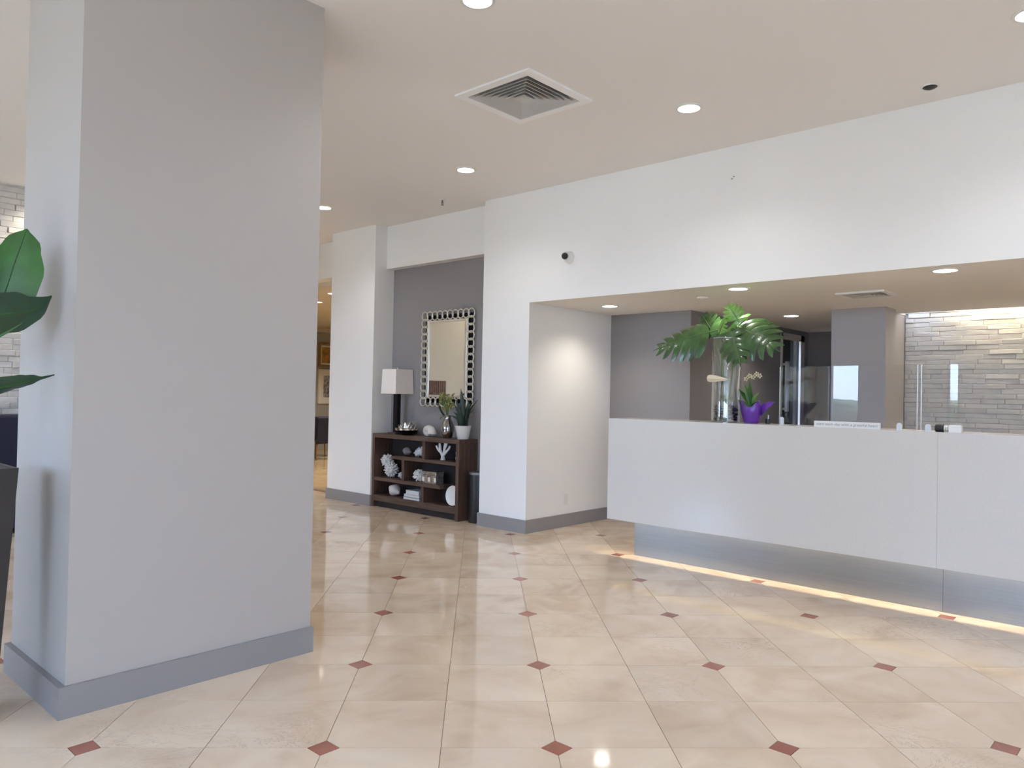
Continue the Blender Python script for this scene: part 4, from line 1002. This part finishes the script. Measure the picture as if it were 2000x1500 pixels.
# brown woven wall pieces (seen in the mirror)
for k, (z0, z1, lb) in enumerate(((1.33, 1.60, 'brown woven wall panel reflected in the ring mirror, upper of two'), (1.02, 1.28, 'brown woven wall panel reflected in the ring mirror, lower of two'))):
    t = thing('woven_panel', lb, 'wall decor', (3.815, 9.13, (z0 + z1) / 2), 0, 'woven panels on the cream wall')
    h = (z1 - z0) / 2
    obj('backing', boxes((-0.25, 0.25, -0.012, 0, -h, h)), MT['rattan'], t)
    for q in range(12): obj('slat', boxes((-0.245 + q * 0.041, -0.245 + q * 0.041 + 0.034, -0.022, -0.012, -h + 0.005, h - 0.005)), MT['rattan'], t)

# ================================================================== DINING ROOM BEYOND THE OPENING
def picture(x0, x1, z0, z1, art, frame, label, m=0.07):
    cx, cz = (x0 + x1) / 2, (z0 + z1) / 2; w, h = (x1 - x0) / 2, (z1 - z0) / 2
    t = thing('framed_picture', label, 'picture', (cx, 15.5, cz), 0, 'pictures in the dining room')
    obj('frame', boxes((-w, w, -0.04, 0, h - 0.05, h), (-w, w, -0.04, 0, -h, -h + 0.05), (-w, -w + 0.05, -0.04, 0, -h + 0.05, h - 0.05), (w - 0.05, w, -0.04, 0, -h + 0.05, h - 0.05)), frame, t)
    obj('mount', boxes((-w + 0.05, w - 0.05, -0.012, 0, -h + 0.05, h - 0.05)), MT['mount'], t)
    obj('print', boxes((-w + 0.05 + m, w - 0.05 - m, -0.014, -0.012, -h + 0.05 + m, h - 0.05 - m)), art, t)
picture(10.13, 10.66, 1.98, 2.54, MT['art1'], MT['goldframe'], 'amber landscape picture, upper of two on the dining wall', 0.04)
picture(10.13, 10.66, 1.10, 1.92, MT['art2'], MT['mount'], 'pale framed grey print, lower of two on the dining wall', 0.10)
def chair(x, y, rz, label):
    t = thing('dining_chair', label, 'chair', (x, y, 0), rz, 'navy dining chairs')
    bm = bm_new(); box(bm, -0.25, 0.25, -0.25, 0.25, 0.40, 0.48, 0.02); obj('seat', bm, MT['navy'], t)
    bm = bm_new(); box(bm, -0.25, 0.25, -0.27, -0.21, 0.32, 0.86, 0.02); obj('backrest', bm, MT['navy'], t)
    for sx in (-1, 1):
        bm = bm_new(); box(bm, sx * 0.25 - 0.02, sx * 0.25 + 0.02, -0.22, 0.18, 0.48, 0.64, 0.012); obj('arm', bm, MT['navy'], t)
        for sy in (-1, 1):
            bm = bm_new(); tube(bm, [(sx * 0.20, sy * 0.20, 0.40), (sx * 0.235, sy * 0.235, 0)], [0.018, 0.012], 8); obj('leg', bm, MT['chairwood'], t)
chair(8.82, 13.5, 0.25, 'nearer navy dining chair in the room beyond the opening')
chair(9.25, 14.05, -0.2, 'further navy dining chair in the room beyond the opening')
for (x, y, lb) in ((7.19, 11.02, 'small recessed light on the dining room ceiling at left'), (6.66, 9.88, 'small recessed light on the dining room ceiling at right')):
    downlight(x, y, 2.90, lb, 'recessed lights of the dining room', LAMP_FAR, (1.0, 0.92, 0.78), 0.05)
for (x, y, lb) in ((9.3, 13.4, 'recessed light over the navy dining chairs'), (9.6, 10.6, 'recessed light on the dining room ceiling far right')): downlight(x, y, 2.90, lb, 'recessed lights of the dining room', LAMP_FAR, (1.0, 0.92, 0.78), 0.05)
